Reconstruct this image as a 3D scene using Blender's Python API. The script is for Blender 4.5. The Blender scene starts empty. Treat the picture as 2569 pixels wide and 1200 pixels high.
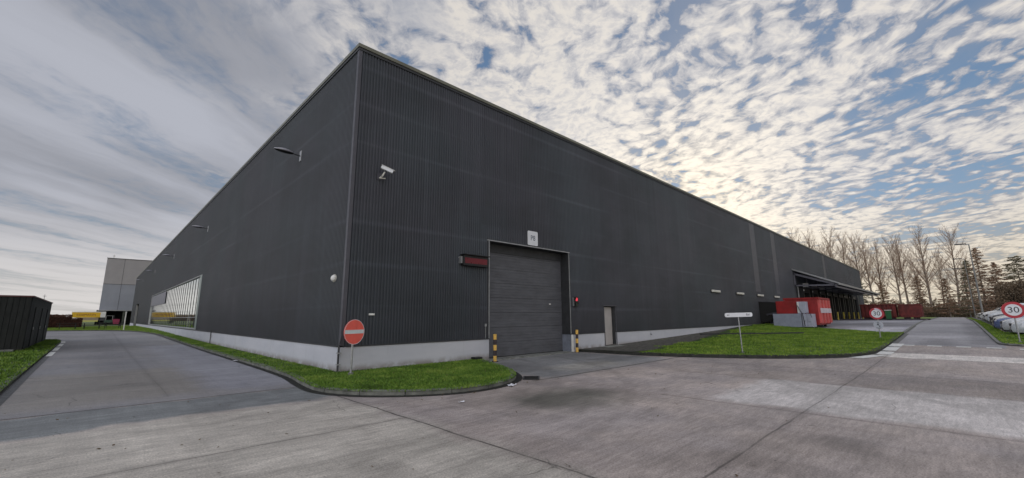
import bpy, math, random
import numpy as np
from mathutils import Vector, Matrix
from mathutils.geometry import delaunay_2d_cdt
R = math.radians
rnd = random.Random(7)
sc = bpy.context.scene
C = sc.collection
CX, CY = 5.227, 12.615          # the near corner of the warehouse
XE, YE = 113.0, 124.7           # far ends of its two long walls
EYE = 1.65

def smooth(t):
    t = min(max(t, 0.0), 1.0)
    return t*t*(3-2*t)
def g(x, y):                    # the yard rises gently away from the corner
    return 0.85*smooth((x-12)/58.0) + 0.32*smooth((y-22)/55.0)*smooth((8-x)/3.0)

# ------------------------------------------------------------------ materials
def nt(name):
    m = bpy.data.materials.new(name); m.use_nodes = True
    n = m.node_tree; b = n.nodes['Principled BSDF']
    return m, n, b
class N:
    """tiny node helper"""
    def __init__(s, tree): s.t = tree
    def new(s, typ, **kw):
        n = s.t.nodes.new(typ)
        for k, v in kw.items(): setattr(n, k, v)
        return n
    def link(s, a, b): s.t.links.new(a, b)
    def inp(s, sock, v):
        if isinstance(v, bpy.types.NodeSocket): s.link(v, sock)
        else: sock.default_value = v
    def math(s, op, a, b=None, c=None, clamp=False):
        n = s.new('ShaderNodeMath', operation=op, use_clamp=clamp)
        s.inp(n.inputs[0], a)
        if b is not None: s.inp(n.inputs[1], b)
        if c is not None: s.inp(n.inputs[2], c)
        return n.outputs[0]
    def rng(s, v, a, b, c=0.0, d=1.0, interp='SMOOTHSTEP'):
        n = s.new('ShaderNodeMapRange', interpolation_type=interp)
        s.inp(n.inputs[0], v)
        for i, q in enumerate((a, b, c, d)): s.inp(n.inputs[i+1], q)
        return n.outputs[0]
    def noise(s, vec, scale, detail=4, rough=.55, dist=0.0):
        n = s.new('ShaderNodeTexNoise')
        if vec is not None: s.link(vec, n.inputs['Vector'])
        n.inputs['Scale'].default_value = scale; n.inputs['Detail'].default_value = detail
        n.inputs['Roughness'].default_value = rough; n.inputs['Distortion'].default_value = dist
        return n.outputs['Fac']
    def mapping(s, vec, scale=(1,1,1), rot=(0,0,0), loc=(0,0,0)):
        n = s.new('ShaderNodeMapping'); s.link(vec, n.inputs[0])
        n.inputs['Scale'].default_value = scale; n.inputs['Rotation'].default_value = rot; n.inputs['Location'].default_value = loc
        return n.outputs[0]
    def mix(s, f, a, b, mode='MIX'):
        n = s.new('ShaderNodeMix', data_type='RGBA', blend_type=mode)
        s.inp(n.inputs[0], f)
        for i, v in ((6, a), (7, b)):
            if isinstance(v, tuple) and len(v) == 3: v = (*v, 1)
            s.inp(n.inputs[i], v)
        return n.outputs[2]
    def ramp(s, f, stops):
        n = s.new('ShaderNodeValToRGB'); s.link(f, n.inputs[0])
        e = n.color_ramp.elements
        while len(e) < len(stops): e.new(.5)
        for q, (p, c) in zip(e, stops): q.position = p; q.color = (*c, 1) if len(c) == 3 else c
        return n.outputs[0]
    def coord(s, which='Object'): return s.new('ShaderNodeTexCoord').outputs[which]
    def bump(s, h, strength=.3, dist=.02):
        n = s.new('ShaderNodeBump'); s.link(h, n.inputs['Height'])
        n.inputs['Strength'].default_value = strength; n.inputs['Distance'].default_value = dist
        return n.outputs[0]

MATS = {}
def mat(name, col, rough=.6, metal=0.0, var=.12, scale=3.0, bump=0.0, spec=.5, vs=(1,1,1), coat=0.0, emit=None, alpha=None):
    if name in MATS: return MATS[name]
    m, tree, b = nt(name); h = N(tree)
    v = h.mapping(h.coord(), vs)
    f = h.noise(v, scale, 5, .6)
    dark = tuple(c*(1-var*1.6) for c in col); light = tuple(min(1, c*(1+var*1.6)) for c in col)
    h.link(h.ramp(f, [(.25, dark), (.75, light)]), b.inputs['Base Color'])
    h.link(h.rng(h.noise(v, scale*2.3, 3), .3, .7, max(.02, rough-.08), min(1, rough+.08), 'LINEAR'), b.inputs['Roughness'])
    b.inputs['Metallic'].default_value = metal; b.inputs['Specular IOR Level'].default_value = spec
    b.inputs['Coat Weight'].default_value = coat
    if emit:
        b.inputs['Emission Color'].default_value = (*emit[0], 1); b.inputs['Emission Strength'].default_value = emit[1]
    if bump: h.link(h.bump(h.noise(v, scale*6, 4), bump), b.inputs['Normal'])
    MATS[name] = m
    return m

def ground_mat(name, base, patches=(), lines=(), var=.2, speck=.16, rough=.72, hue=None, arcs=()):
    """weathered paving; patches: (x0,x1,y0,y1,soft,factor,tint); lines: ('x'|'y', pos, lo, hi, halfwidth, strength)"""
    m, tree, b = nt(name); h = N(tree)
    co = h.coord()
    wob = h.new('ShaderNodeVectorMath', operation='SCALE'); 
    nz = h.new('ShaderNodeTexNoise'); h.link(co, nz.inputs['Vector']); nz.inputs['Scale'].default_value = 1.1; nz.inputs['Detail'].default_value = 5
    sub = h.new('ShaderNodeVectorMath', operation='SUBTRACT'); h.link(nz.outputs['Color'], sub.inputs[0]); sub.inputs[1].default_value = (.5,.5,.5)
    h.link(sub.outputs[0], wob.inputs[0]); wob.inputs['Scale'].default_value = .10
    add = h.new('ShaderNodeVectorMath', operation='ADD'); h.link(co, add.inputs[0]); h.link(wob.outputs[0], add.inputs[1])
    wob2 = h.new('ShaderNodeVectorMath', operation='SCALE'); h.link(sub.outputs[0], wob2.inputs[0]); wob2.inputs['Scale'].default_value = .9
    add2 = h.new('ShaderNodeVectorMath', operation='ADD'); h.link(co, add2.inputs[0]); h.link(wob2.outputs[0], add2.inputs[1])
    def xyz(s):
        n = h.new('ShaderNodeSeparateXYZ'); h.link(s, n.inputs[0]); return n.outputs
    X, Y, _ = xyz(add.outputs[0]); X2, Y2, _ = xyz(add2.outputs[0])
    big = h.noise(co, .16, 4, .6, .4); mid = h.noise(h.mapping(co, (1, 1.9, 1), (0,0,.3)), .9, 6, .65, .5)
    strk = h.noise(h.mapping(co, (.35, 5.0, 1)), 1.2, 6, .7); strk2 = h.noise(h.mapping(co, (6.0, .3, 1)), 1.0, 6, .7)
    fine = h.noise(co, 45, 3, .8); pits = h.noise(co, 14, 4, .75)
    v = h.rng(big, .3, .7, 1-var, 1+var, 'LINEAR')
    v = h.math('MULTIPLY', v, h.rng(mid, .25, .75, 1-var*.95, 1+var*.8, 'LINEAR'))
    v = h.math('MULTIPLY', v, h.rng(strk, .3, .7, 1-var*.35, 1+var*.35, 'LINEAR'))
    v = h.math('MULTIPLY', v, h.rng(strk2, .3, .7, 1-var*.3, 1+var*.3, 'LINEAR'))
    v = h.math('MULTIPLY', v, h.rng(fine, .36, .64, 1-speck, 1+speck, 'LINEAR'))
    v = h.math('MULTIPLY', v, h.rng(pits, .58, .74, 1, .62))
    brush = h.noise(h.mapping(co, (1.6, 9.0, 1), (0, 0, .06)), 1.6, 6, .72)
    v = h.math('MULTIPLY', v, h.rng(brush, .36, .64, 1-var*.55, 1+var*.5, 'LINEAR'))
    col = h.mix(h.rng(h.noise(co, .35, 3, .6), .35, .65), base, hue or base)
    speckd = h.noise(co, 22, 2, .5); v = h.math('MULTIPLY', v, h.rng(speckd, .66, .74, 1, .55))
    speckl = h.noise(h.mapping(co, loc=(7, 3, 0)), 30, 2, .5); v = h.math('MULTIPLY', v, h.rng(speckl, .66, .74, 1, 1.35))
    crk = h.new('ShaderNodeTexVoronoi', feature='DISTANCE_TO_EDGE'); h.link(add2.outputs[0], crk.inputs['Vector']); crk.inputs['Scale'].default_value = .22
    v = h.math('MULTIPLY', v, h.math('SUBTRACT', 1.0, h.math('MULTIPLY', h.rng(crk.outputs['Distance'], .0, .004, .5, 0), h.rng(h.noise(co, .5, 2), .5, .62))))
    for (cx, cy, rr, ww, st) in arcs:
        dv = h.new('ShaderNodeVectorMath', operation='DISTANCE'); h.link(add.outputs[0], dv.inputs[0]); dv.inputs[1].default_value = (cx, cy, 0)
        k = h.math('MULTIPLY', h.rng(h.math('ABSOLUTE', h.math('SUBTRACT', dv.outputs['Value'], rr)), ww*.3, ww, st, 0), h.rng(mid, .38, .6))
        v = h.math('MULTIPLY', v, h.math('SUBTRACT', 1.0, k))
    for (x0, x1, y0, y1, soft, fac, tint) in patches:
        a = h.math('MULTIPLY', h.rng(X2, x0-soft, x0+soft), h.rng(X2, x1-soft, x1+soft, 1, 0))
        c_ = h.math('MULTIPLY', h.rng(Y2, y0-soft, y0+soft), h.rng(Y2, y1-soft, y1+soft, 1, 0))
        k = h.math('MULTIPLY', a, c_)
        v = h.math('MULTIPLY', v, h.math('ADD', 1.0, h.math('MULTIPLY', k, fac-1.0)))
        if tint: col = h.mix(k, col, tint)
    for (ax, pos, lo, hi, w, st) in lines:
        P, Q = (X, Y) if ax == 'x' else (Y, X)
        d = h.math('ABSOLUTE', h.math('SUBTRACT', P, pos))
        k = h.math('MULTIPLY', h.rng(d, w*.5, w+.012, 1, 0), h.math('MULTIPLY', h.rng(Q, lo-.05, lo+.05), h.rng(Q, hi-.05, hi+.05, 1, 0)))
        soft = h.math('MULTIPLY', h.rng(d, .01, .16, .12, 0), h.math('MULTIPLY', h.rng(Q, lo-.05, lo+.05), h.rng(Q, hi-.05, hi+.05, 1, 0)))
        k = h.math('MULTIPLY', k, h.rng(mid, .3, .6, st*.5, st))
        v = h.math('MULTIPLY', v, h.math('SUBTRACT', 1.0, h.math('MAXIMUM', k, soft)))
    mul = h.new('ShaderNodeVectorMath', operation='SCALE'); h.link(col, mul.inputs[0]); h.link(v, mul.inputs['Scale'])
    h.link(mul.outputs[0], b.inputs['Base Color'])
    h.link(h.rng(mid, .3, .7, rough-.14, rough+.12, 'LINEAR'), b.inputs['Roughness'])
    b.inputs['Specular IOR Level'].default_value = .35
    h.link(h.bump(h.math('ADD', fine, pits), .35, .004), b.inputs['Normal'])
    return m

BAND = (.30, .30, .31)
M = {}
M['yard'] = ground_mat('yard_concrete', (.42, .36, .33), hue=(.36, .318, .308), var=.30, arcs=[(2.5, 15.5, 10.2, .20, .20), (2.5, 15.5, 12.0, .20, .22), (20, -9, 12.6, .22, .2), (20, -9, 14.4, .22, .2)], speck=.28, patches=[
    (-30, 3.9, -30, 9.3, .35, 1.20, (.40, .37, .33)),
    (-30, 3.9, 9.4, 11.3, .16, .72, (.29, .305, .31)),
    (9.1, 12.8, 3.0, 7.2, .9, 1.22, None),
    (9.1, 12.8, -40, 3.7, .22, 1.40, (.37, .345, .335)),
    (12.9, 15.7, -40, 2.1, .3, .82, None),
    (21.5, 23.6, -40, 2.25, .10, 1.75, (.38, .355, .335)),
    (8.9, 16.2, 7.9, 12.7, .4, .84, (.30, .30, .305)), (10.6, 13.8, 8.2, 9.6, .6, 1.3, (.34, .325, .30)), (13.6, 15.6, 9.6, 10.1, .25, .68, None), (13.0, 16, 10.3, 12.0, .5, .8, None),
    (6.0, 8.3, 5.0, 6.6, .6, .60, (.25, .235, .205)),
    (12.2, 16.4, 8.7, 9.6, .35, .66, None),
    (9.3, 11.0, 9.0, 11.6, .5, .7, None),
    (6.6, 7.5, .9, 1.6, .3, .72, None), (5.3, 5.9, 1.5, 2.4, .25, .8, None), (1.5, 2.6, 3.3, 4.6, .4, .85, None),
    ], lines=[('x', 3.9, -20, 9.4, .018, .8), ('y', 11.32, -3, 3.95, .016, .85), ('y', 6.6, -12, 3.9, .012, .6), ('y', 2.0, -12, 3.9, .012, .6),
              ('y', 2.03, 3.9, 60, .014, .6), ('y', 7.84, 8.3, 17.3, .045, .8), ('x', 8.85, -30, 4.6, .03, .4), ('x', 15.8, -30, 7.8, .018, .65),
              ('x', 12.85, -30, 6.5, .012, .4), ('x', 21.4, -30, 2.2, .012, .5), ('x', -4.5, -20, 11, .012, .6), ('y', -3.0, 3.9, 30, .012, .5)])
M['side_road'] = ground_mat('side_road_concrete', (.28, .27, .275), hue=(.25, .248, .262), var=.2, patches=[(-1.4, 2.6, 12, 19, .8, .88, (.30, .28, .26)), (2.2, 4.3, 12, 34, .5, 1.12, (.29, .29, .32)), (0, 1.2, 14, 60, .5, .86, None)],
    lines=[('y', 17.5, -2, 4.2, .01, .5), ('y', 24, -2, 4.2, .012, .5), ('y', 31, -2, 4.2, .012, .5), ('x', 1.3, 12, 62, .01, .3)])
M['access'] = ground_mat('access_road_asphalt', (.30, .295, .315), hue=(.36, .35, .37), var=.2, patches=[(29, 34, .2, 1.3, .4, .75, None), (30, 60, -1.3, -.4, .3, .7, None), (35, 37, -2, 3, .4, 1.2, None)])
M['apron'] = ground_mat('loading_apron_concrete', (.33, .325, .35), hue=(.26, .26, .29), var=.3, patches=[(38, 48, 2.4, 6, .8, 1.5, None), (50, 56, 2.4, 12, .8, .6, None), (60, 66, 2.4, 12, .8, 1.4, None)])
M['lot'] = ground_mat('car_park_asphalt', (.12, .12, .125), var=.15)
M['gutter'] = mat('gutter_wet_dirt_shade', (.018, .018, .017), .45, var=.5, scale=5, bump=.4)  # wet dirt, blackened further for the shade along the kerb foot
M['kerb'] = mat('kerb_concrete', (.20, .205, .19), .8, var=.35, scale=4, bump=.5)
M['kerbdark'] = mat('kerb_mossy_shade', (.085, .09, .075), .8, var=.4, scale=4, bump=.5)  # mossy tone deepened to carry shade on the kerb face
M['kerbblack'] = mat('kerb_black_moss_shade', (.028, .029, .024), .8, var=.4, scale=4, bump=.5)  # moss plus the black shadow on the kerb face, one even colour
M['paint'] = mat('road_paint_white', (.72, .72, .70), .6, var=.16, scale=9, bump=.2)
M['field'] = mat('field_grass', (.075, .115, .03), .9, var=.35, scale=.3)
M['soil'] = mat('bank_soil', (.085, .08, .068), .95, var=.45, scale=5, bump=.8)

def grass_mat(name, a, b_, c_):
    m, tree, b = nt(name); h = N(tree); co = h.coord()
    f = h.math('ADD', h.math('MULTIPLY', h.noise(co, .9, 5, .7), .6), h.math('MULTIPLY', h.noise(co, 9, 3, .7), .4))
    h.link(h.ramp(f, [(.36, a), (.5, b_), (.62, c_)]), b.inputs['Base Color'])
    b.inputs['Roughness'].default_value = .6; b.inputs['Specular IOR Level'].default_value = .25
    return m
M['turf'] = grass_mat('turf_soil', (.03, .055, .012), (.045, .085, .015), (.075, .12, .02))
M['blade'] = grass_mat('grass_blades', (.045, .085, .014), (.115, .215, .026), (.25, .34, .06))
M['blade2'] = grass_mat('grass_blades_far', (.07, .12, .02), (.15, .26, .028), (.31, .39, .065))

def clad_mat(name, col, axis):
    m, tree, b = nt(name); h = N(tree); co = h.coord()
    s = h.new('ShaderNodeSeparateXYZ'); h.link(co, s.inputs[0])
    along = s.outputs[0] if axis == 'x' else s.outputs[1]; Z = s.outputs[2]
    # sheet ends: faint lighter laps every few metres of height, chalky weathering drifting along them
    lap = h.math('ABSOLUTE', h.math('SUBTRACT', h.math('FRACT', h.math('DIVIDE', Z, 1.32)), .5))
    lapk = h.math('MULTIPLY', h.rng(lap, 0, .10, 1, 0), h.rng(h.noise(h.mapping(co, (.12, .12, 3)), 1.0, 4), .42, .66))
    chalk = h.noise(h.mapping(co, (.25, .25, .5)), .8, 5, .6)
    drip = h.noise(h.mapping(co, (5, 5, .12)), 1.0, 5, .6)
    f = h.math('MULTIPLY', h.rng(chalk, .3, .7, .86, 1.16, 'LINEAR'), h.rng(drip, .3, .7, .9, 1.1, 'LINEAR'))
    f = h.math('ADD', f, h.math('MULTIPLY', lapk, .42))
    low = h.rng(Z, .8, 3.2, .80, 1.0)      # darker towards the foot of the wall
    low = h.math('ADD', low, h.rng(chalk, .4, .6, 0, .08))
    f = h.math('MULTIPLY', f, low)
    wnz = h.new('ShaderNodeTexWhiteNoise', noise_dimensions='2D'); pc = h.new('ShaderNodeCombineXYZ')
    h.link(h.math('FLOOR', h.math('DIVIDE', along, 1.05)), pc.inputs[0]); h.link(h.math('FLOOR', h.math('DIVIDE', Z, 5.28)), pc.inputs[1]); h.link(pc.outputs[0], wnz.inputs['Vector'])
    f = h.math('MULTIPLY', f, h.rng(wnz.outputs['Value'], 0, 1, .93, 1.07, 'LINEAR'))
    seam = h.math('ABSOLUTE', h.math('SUBTRACT', h.math('FRACT', h.math('DIVIDE', along, 1.05)), .5)); f = h.math('MULTIPLY', f, h.rng(seam, .482, .5, 1, .82))
    streak = h.noise(h.mapping(co, (2.2, 2.2, .05)), 1.0, 5, .7); f = h.math('ADD', f, h.math('MULTIPLY', h.rng(streak, .56, .74), .22))
    cc = h.mix(h.rng(h.noise(co, .22, 3), .35, .65), col, tuple(c*k for c, k in zip(col, (.92, 1.03, 1.0))))
    mul = h.new('ShaderNodeVectorMath', operation='SCALE'); h.link(cc, mul.inputs[0]); h.link(f, mul.inputs['Scale'])
    h.link(mul.outputs[0], b.inputs['Base Color'])
    b.inputs['Roughness'].default_value = .5; b.inputs['Specular IOR Level'].default_value = .4
    return m
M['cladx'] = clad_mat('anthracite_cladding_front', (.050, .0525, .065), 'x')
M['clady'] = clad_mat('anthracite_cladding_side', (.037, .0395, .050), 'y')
M['trim'] = mat('trim_grey', (.065, .065, .08), .45, var=.1)
M['rooftrim'] = mat('eaves_trim', (.15, .15, .115), .4, var=.12, scale=1.2)
M['darktrim'] = mat('dark_trim', (.035, .037, .042), .5, var=.15)
M['reveal'] = mat('reveal_dark', (.030, .032, .036), .6, var=.2)
M['gdoor'] = mat('garage_door_grey', (.088, .091, .104), .55, var=.16, scale=1.5, vs=(1, 1, 3), bump=.05)
M['pdoor'] = mat('steel_door_grey', (.42, .395, .385), .5, var=.08, scale=1.5)
def plinth_mat():
    m, tree, b = nt('plinth_concrete'); h = N(tree); co = h.coord()
    s = h.new('ShaderNodeSeparateXYZ'); h.link(co, s.inputs[0]); Z = s.outputs[2]
    n1 = h.noise(h.mapping(co, (.5, .5, 1.5)), 1.2, 5, .6); drip = h.noise(h.mapping(co, (7, 7, .5)), 1.0, 5, .65); f1 = h.noise(co, 30, 3)
    col = h.ramp(n1, [(.3, (.45, .47, .52)), (.7, (.54, .55, .595))])
    col = h.mix(h.rng(drip, .58, .78, 0, .35), col, (.25, .25, .24))
    edge = h.math('ADD', h.rng(Z, .10, .34, .75, 0), 0.0)
    splash = h.math('MULTIPLY', edge, h.rng(h.noise(co, 2.2, 5, .7), .30, .56))
    col = h.mix(splash, col, (.17, .14, .115))
    h.link(col, b.inputs['Base Color']); b.inputs['Roughness'].default_value = .8
    h.link(h.bump(h.math('ADD', f1, n1), .2, .01), b.inputs['Normal'])
    return m
M['plinth'] = plinth_mat()
M['roof'] = mat('roof_membrane', (.18, .18, .18), .8)
M['galv'] = mat('galvanised_steel', (.34, .35, .36), .45, .6, var=.15, scale=8)
M['white'] = mat('white_paint', (.74, .74, .72), .5, var=.06)
M['offwhite'] = mat('off_white_plastic', (.62, .61, .56), .5, var=.08)
M['signwhite'] = mat('sign_white', (.66, .68, .72), .35, var=.05)
M['signred'] = mat('sign_red', (.78, .12, .09), .35, var=.08, scale=5)
M['signcrim'] = mat('sign_crimson', (.40, .012, .03), .35, var=.08, scale=5)
M['black'] = mat('black_plastic', (.007, .007, .008), .5, var=.2)
M['ink'] = mat('black_ink', (.012, .014, .022), .5, var=.1)
M['tlred'] = mat('signal_red_lit', (.6, .03, .05), .3, emit=((1, .08, .12), .5))
M['tlgreen'] = mat('signal_green_unlit', (.012, .03, .022), .2)
M['displayred'] = mat('display_red_face', (.11, .004, .012), .35, var=.2, emit=((.5, .006, .03), .02))
M['yellow'] = mat('bollard_yellow', (.68, .42, .09), .5, var=.14, scale=9)
M['bblack'] = mat('bollard_black', (.03, .02, .025), .5, var=.2)
M['skipred'] = mat('container_red', (.26, .008, .009), .5, var=.2, scale=2)
M['skipskylit'] = mat('container_ribs_skylit', (.52, .075, .07), .5, var=.16, scale=3)  # rib red lightened for skylight on the container side, and faded
M['skipdark'] = mat('container_old_red', (.115, .012, .010), .65, var=.35, scale=2)
M['pressgrey'] = mat('press_grey', (.26, .29, .36), .5, var=.1)
M['presslight'] = mat('press_cabinet_grey', (.36, .38, .46), .5, var=.1)
M['shedm'] = mat('shed_dark_boards', (.007, .009, .009), .75, var=.4, scale=3, vs=(1, 1, .3))
M['shedtrim'] = mat('shed_roof_edge', (.10, .035, .035), .6, var=.2)
M['shedroof'] = mat('shed_roof_felt', (.05, .05, .05), .9)
M['hedge'] = mat('beech_hedge', (.085, .03, .018), .9, var=.5, scale=6)
M['bark'] = mat('poplar_bark', (.22, .18, .145), .9, var=.3, scale=3)
M['twig'] = mat('twig_brown', (.34, .245, .185), .9, var=.3, scale=3)
M['larch'] = mat('larch_brown', (.26, .16, .10), .9, var=.5, scale=1.2)
M['fir'] = mat('fir_green', (.15, .135, .08), .9, var=.5, scale=1.5)
M['under'] = mat('undergrowth_brown', (.15, .108, .07), .95, var=.5, scale=.5)
M['glass'] = None
def glass_mat():
    m, tree, b = nt('facade_glass'); h = N(tree); co = h.coord()
    b.inputs['Base Color'].default_value = (.80, .86, .84, 1); b.inputs['Roughness'].default_value = .04; b.inputs['Metallic'].default_value = 1.0
    b.inputs['Specular IOR Level'].default_value = 1.0; b.inputs['IOR'].default_value = 1.9
    return m
M['glass'] = glass_mat()
M['carglass'] = mat('car_glass', (.02, .028, .034), .06, var=.1, spec=1.0)
M['tyre'] = mat('tyre_rubber', (.012, .012, .012), .85)
M['rim'] = mat('alloy_rim', (.35, .35, .36), .35, .7)
M['headl'] = mat('headlight_lens', (.60, .62, .64), .12, var=.1, spec=.8)
M['plate'] = mat('number_plate', (.62, .60, .55), .5)
M['grille'] = mat('grille_black', (.015, .015, .016), .4)
M['farwhite'] = mat('pale_cladding', (.33, .315, .33), .55, var=.06, scale=.3)
M['farwhite2'] = mat('pale_cladding_blue', (.27, .285, .335), .55, var=.08, scale=.3)
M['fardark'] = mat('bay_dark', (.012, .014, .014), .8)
M['truckyellow'] = mat('tarp_yellow', (.72, .44, .02), .55, var=.1)
M['trucklime'] = mat('side_guard_yellow', (.62, .60, .16), .5)
M['trucktan'] = mat('trailer_lower_panel', (.32, .26, .2), .6)
M['letters'] = mat('letter_brown', (.28, .09, .03), .6)
M['green'] = mat('bin_green', (.01, .10, .03), .5)
M['magenta'] = mat('skip_magenta', (.28, .03, .08), .6)
M['paper'] = mat('paper_white', (.75, .75, .8), .8)
M['ashlar'] = mat('bank_kerb_dark', (.03, .03, .033), .8)

# ------------------------------------------------------------------ mesh helpers
def add_mesh(name, verts, faces, m=None, parent=None, loc=None, smoothf=False):
    me = bpy.data.meshes.new(name); me.from_pydata([tuple(v) for v in verts], [], faces); me.update()
    o = bpy.data.objects.new(name, me); C.objects.link(o)
    if m is not None: me.materials.append(m)
    if parent is not None: o.parent = parent
    if loc is not None: o.location = loc
    if smoothf:
        for p in me.polygons: p.use_smooth = True
    return o
def fast_mesh(name, V, F, m, parent=None):
    """numpy verts (n,3) and faces (k, 3 or 4)"""
    me = bpy.data.meshes.new(name); k = F.shape[1]
    me.vertices.add(len(V)); me.vertices.foreach_set('co', V.astype(np.float32).ravel())
    me.loops.add(F.size); me.loops.foreach_set('vertex_index', F.astype(np.int32).ravel())
    me.polygons.add(len(F)); me.polygons.foreach_set('loop_start', np.arange(0, F.size, k, dtype=np.int32))
    me.polygons.foreach_set('loop_total', np.full(len(F), k, dtype=np.int32))
    me.update(calc_edges=True); me.validate()
    o = bpy.data.objects.new(name, me); C.objects.link(o); me.materials.append(m)
    if parent is not None: o.parent = parent
    return o
class MB:
    def __init__(s): s.v = []; s.f = []
    def box(s, x0, x1, y0, y1, z0, z1, T=None):
        n = len(s.v)
        p = [(x, y, z) for z in (z0, z1) for y in (y0, y1) for x in (x0, x1)]
        if T is not None: p = [T @ Vector(q) for q in p]
        s.v += [tuple(q) for q in p]
        s.f += [tuple(n+i for i in q) for q in ((0,2,3,1),(4,5,7,6),(0,1,5,4),(2,6,7,3),(0,4,6,2),(1,3,7,5))]
        return s
    def quad(s, *p):
        n = len(s.v); s.v += [tuple(q) for q in p]; s.f.append(tuple(range(n, n+len(p)))); return s
    def tube(s, a, b, r0, r1=None, n=8, caps=True):
        r1 = r0 if r1 is None else r1
        a = Vector(a); b = Vector(b); d = (b-a).normalized()
        u = d.orthogonal().normalized(); w = d.cross(u); k = len(s.v)
        for p, r in ((a, r0), (b, r1)):
            for i in range(n):
                t = 2*math.pi*i/n; s.v.append(tuple(p+u*(r*math.cos(t))+w*(r*math.sin(t))))
        for i in range(n): j = (i+1) % n; s.f.append((k+i, k+j, k+n+j, k+n+i))
        if caps: s.f.append(tuple(k+i for i in reversed(range(n)))); s.f.append(tuple(k+n+i for i in range(n)))
        return s
    def beam(s, a, b, w, h_):
        a = Vector(a); b = Vector(b); d = (b-a).normalized()
        side = d.cross(Vector((0,0,1))); side = side.normalized() if side.length > 1e-4 else Vector((1,0,0)); up = side.cross(d)
        k = len(s.v)
        for p in (a, b):
            for i, j in ((-1,-1),(1,-1),(1,1),(-1,1)): s.v.append(tuple(p+side*(i*w/2)+up*(j*h_/2)))
        s.f += [tuple(k+i for i in q) for q in ((3,2,1,0),(4,5,6,7),(0,1,5,4),(1,2,6,5),(2,3,7,6),(3,0,4,7))]
        return s
    def disc(s, c, r, nrm, t, n=40, rx=None):
        """thick disc; centre c, normal nrm"""
        c = Vector(c); nv = Vector(nrm).normalized(); return s.tube(c-nv*t/2, c+nv*t/2, r, r, n)
    def loft(s, rings, closed=True, caps=True):
        k = len(s.v); n = len(rings[0])
        for r in rings: s.v += [tuple(p) for p in r]
        for i in range(len(rings)-1):
            for j in range(n if closed else n-1):
                q = (j+1) % n
                s.f.append((k+i*n+j, k+i*n+q, k+(i+1)*n+q, k+(i+1)*n+j))
        if caps: s.f.append(tuple(k+j for j in reversed(range(n)))); s.f.append(tuple(k+(len(rings)-1)*n+j for j in range(n)))
        return s
    def build(s, name, m, parent=None, loc=None, smoothf=False, bevel=0.0):
        o = add_mesh(name, s.v, s.f, m, parent, loc, smoothf)
        if bevel:
            b = o.modifiers.new('bevel', 'BEVEL'); b.width = bevel; b.segments = 2; b.limit_method = 'ANGLE'
        return o
def tag(o, label=None, cat=None, group=None, kind=None):
    if label: o['label'] = label
    if cat: o['category'] = cat
    if group: o['group'] = group
    if kind: o['kind'] = kind
    return o
def empty(name, loc=(0,0,0), rz=0.0, **kw):
    o = bpy.data.objects.new(name, None); C.objects.link(o); o.location = loc; o.rotation_euler = (0,0,rz); o.empty_display_size = .2
    return tag(o, **kw)
def copy_tree(o, parent=None):
    c = o.copy(); C.objects.link(c)
    if parent is not None: c.parent = parent
    for ch in list(o.children): copy_tree(ch, c)
    return c
def text_mesh(name, body, size, m, parent, loc, rot, depth=.004, sx=1.0, align='CENTER'):
    cu = bpy.data.curves.new(name, 'FONT'); cu.body = body; cu.size = size; cu.extrude = depth/2
    cu.align_x = align; cu.align_y = 'CENTER'; cu.offset = .0
    t = bpy.data.objects.new(name+'_tmp', cu); C.objects.link(t)
    bpy.context.view_layer.update()
    me = bpy.data.meshes.new_from_object(t.evaluated_get(bpy.context.evaluated_depsgraph_get()))
    bpy.data.objects.remove(t); me.materials.clear(); me.materials.append(m)
    o = bpy.data.objects.new(name, me); C.objects.link(o); o.parent = parent; o.location = loc; o.rotation_euler = rot; o.scale = (sx, 1, 1)
    return o

# ------------------------------------------------------------------ terrain, paving, turf
def grid_sheet(name, xs, ys, dz, m, kind='structure', zf=g):
    V = [(x, y, zf(x, y)+dz) for y in ys for x in xs]; n = len(xs)
    F = [(j*n+i, j*n+i+1, (j+1)*n+i+1, (j+1)*n+i) for j in range(len(ys)-1) for i in range(n-1)]
    return tag(add_mesh(name, V, F, m, smoothf=True), kind=kind)
def steps(a, b, d):
    n = max(1, int(round((b-a)/d))); return [a+(b-a)*i/n for i in range(n+1)]
def inside(p, poly):
    x, y = p; c = False; j = len(poly)-1
    for i in range(len(poly)):
        if (poly[i][1] > y) != (poly[j][1] > y) and x < (poly[j][0]-poly[i][0])*(y-poly[i][1])/(poly[j][1]-poly[i][1])+poly[i][0]: c = not c
        j = i
    return c
def curve_pts(pts, n=6):
    out = []
    P = [pts[0]]+list(pts)+[pts[-1]]
    for i in range(1, len(P)-2):
        p0, p1, p2, p3 = [np.array(q, float) for q in P[i-1:i+3]]
        for k in range(n):
            t = k/n
            out.append(tuple(.5*((2*p1)+(-p0+p2)*t+(2*p0-5*p1+4*p2-p3)*t*t+(-p0+3*p1-3*p2+p3)*t**3)))
    out.append(tuple(pts[-1])); return out
def poly_sheet(name, poly, zf, m, step=1.0, kind='structure'):
    xs = [p[0] for p in poly]; ys = [p[1] for p in poly]
    pts = [Vector(p) for p in poly]; n = len(pts)
    x = min(xs)+step/2
    while x < max(xs):
        y = min(ys)+step/2
        while y < max(ys):
            q = (x+rnd.uniform(-.2, .2)*step, y+rnd.uniform(-.2, .2)*step)
            if inside(q, poly): pts.append(Vector(q))
            y += step
        x += step
    r = delaunay_2d_cdt(pts, [(i, (i+1) % n) for i in range(n)], [], 1, 1e-5)
    o = add_mesh(name, [(v.x, v.y, zf(v.x, v.y)) for v in r[0]], [tuple(f) for f in r[2]], m, smoothf=True)
    return tag(o, kind=kind)
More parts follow.
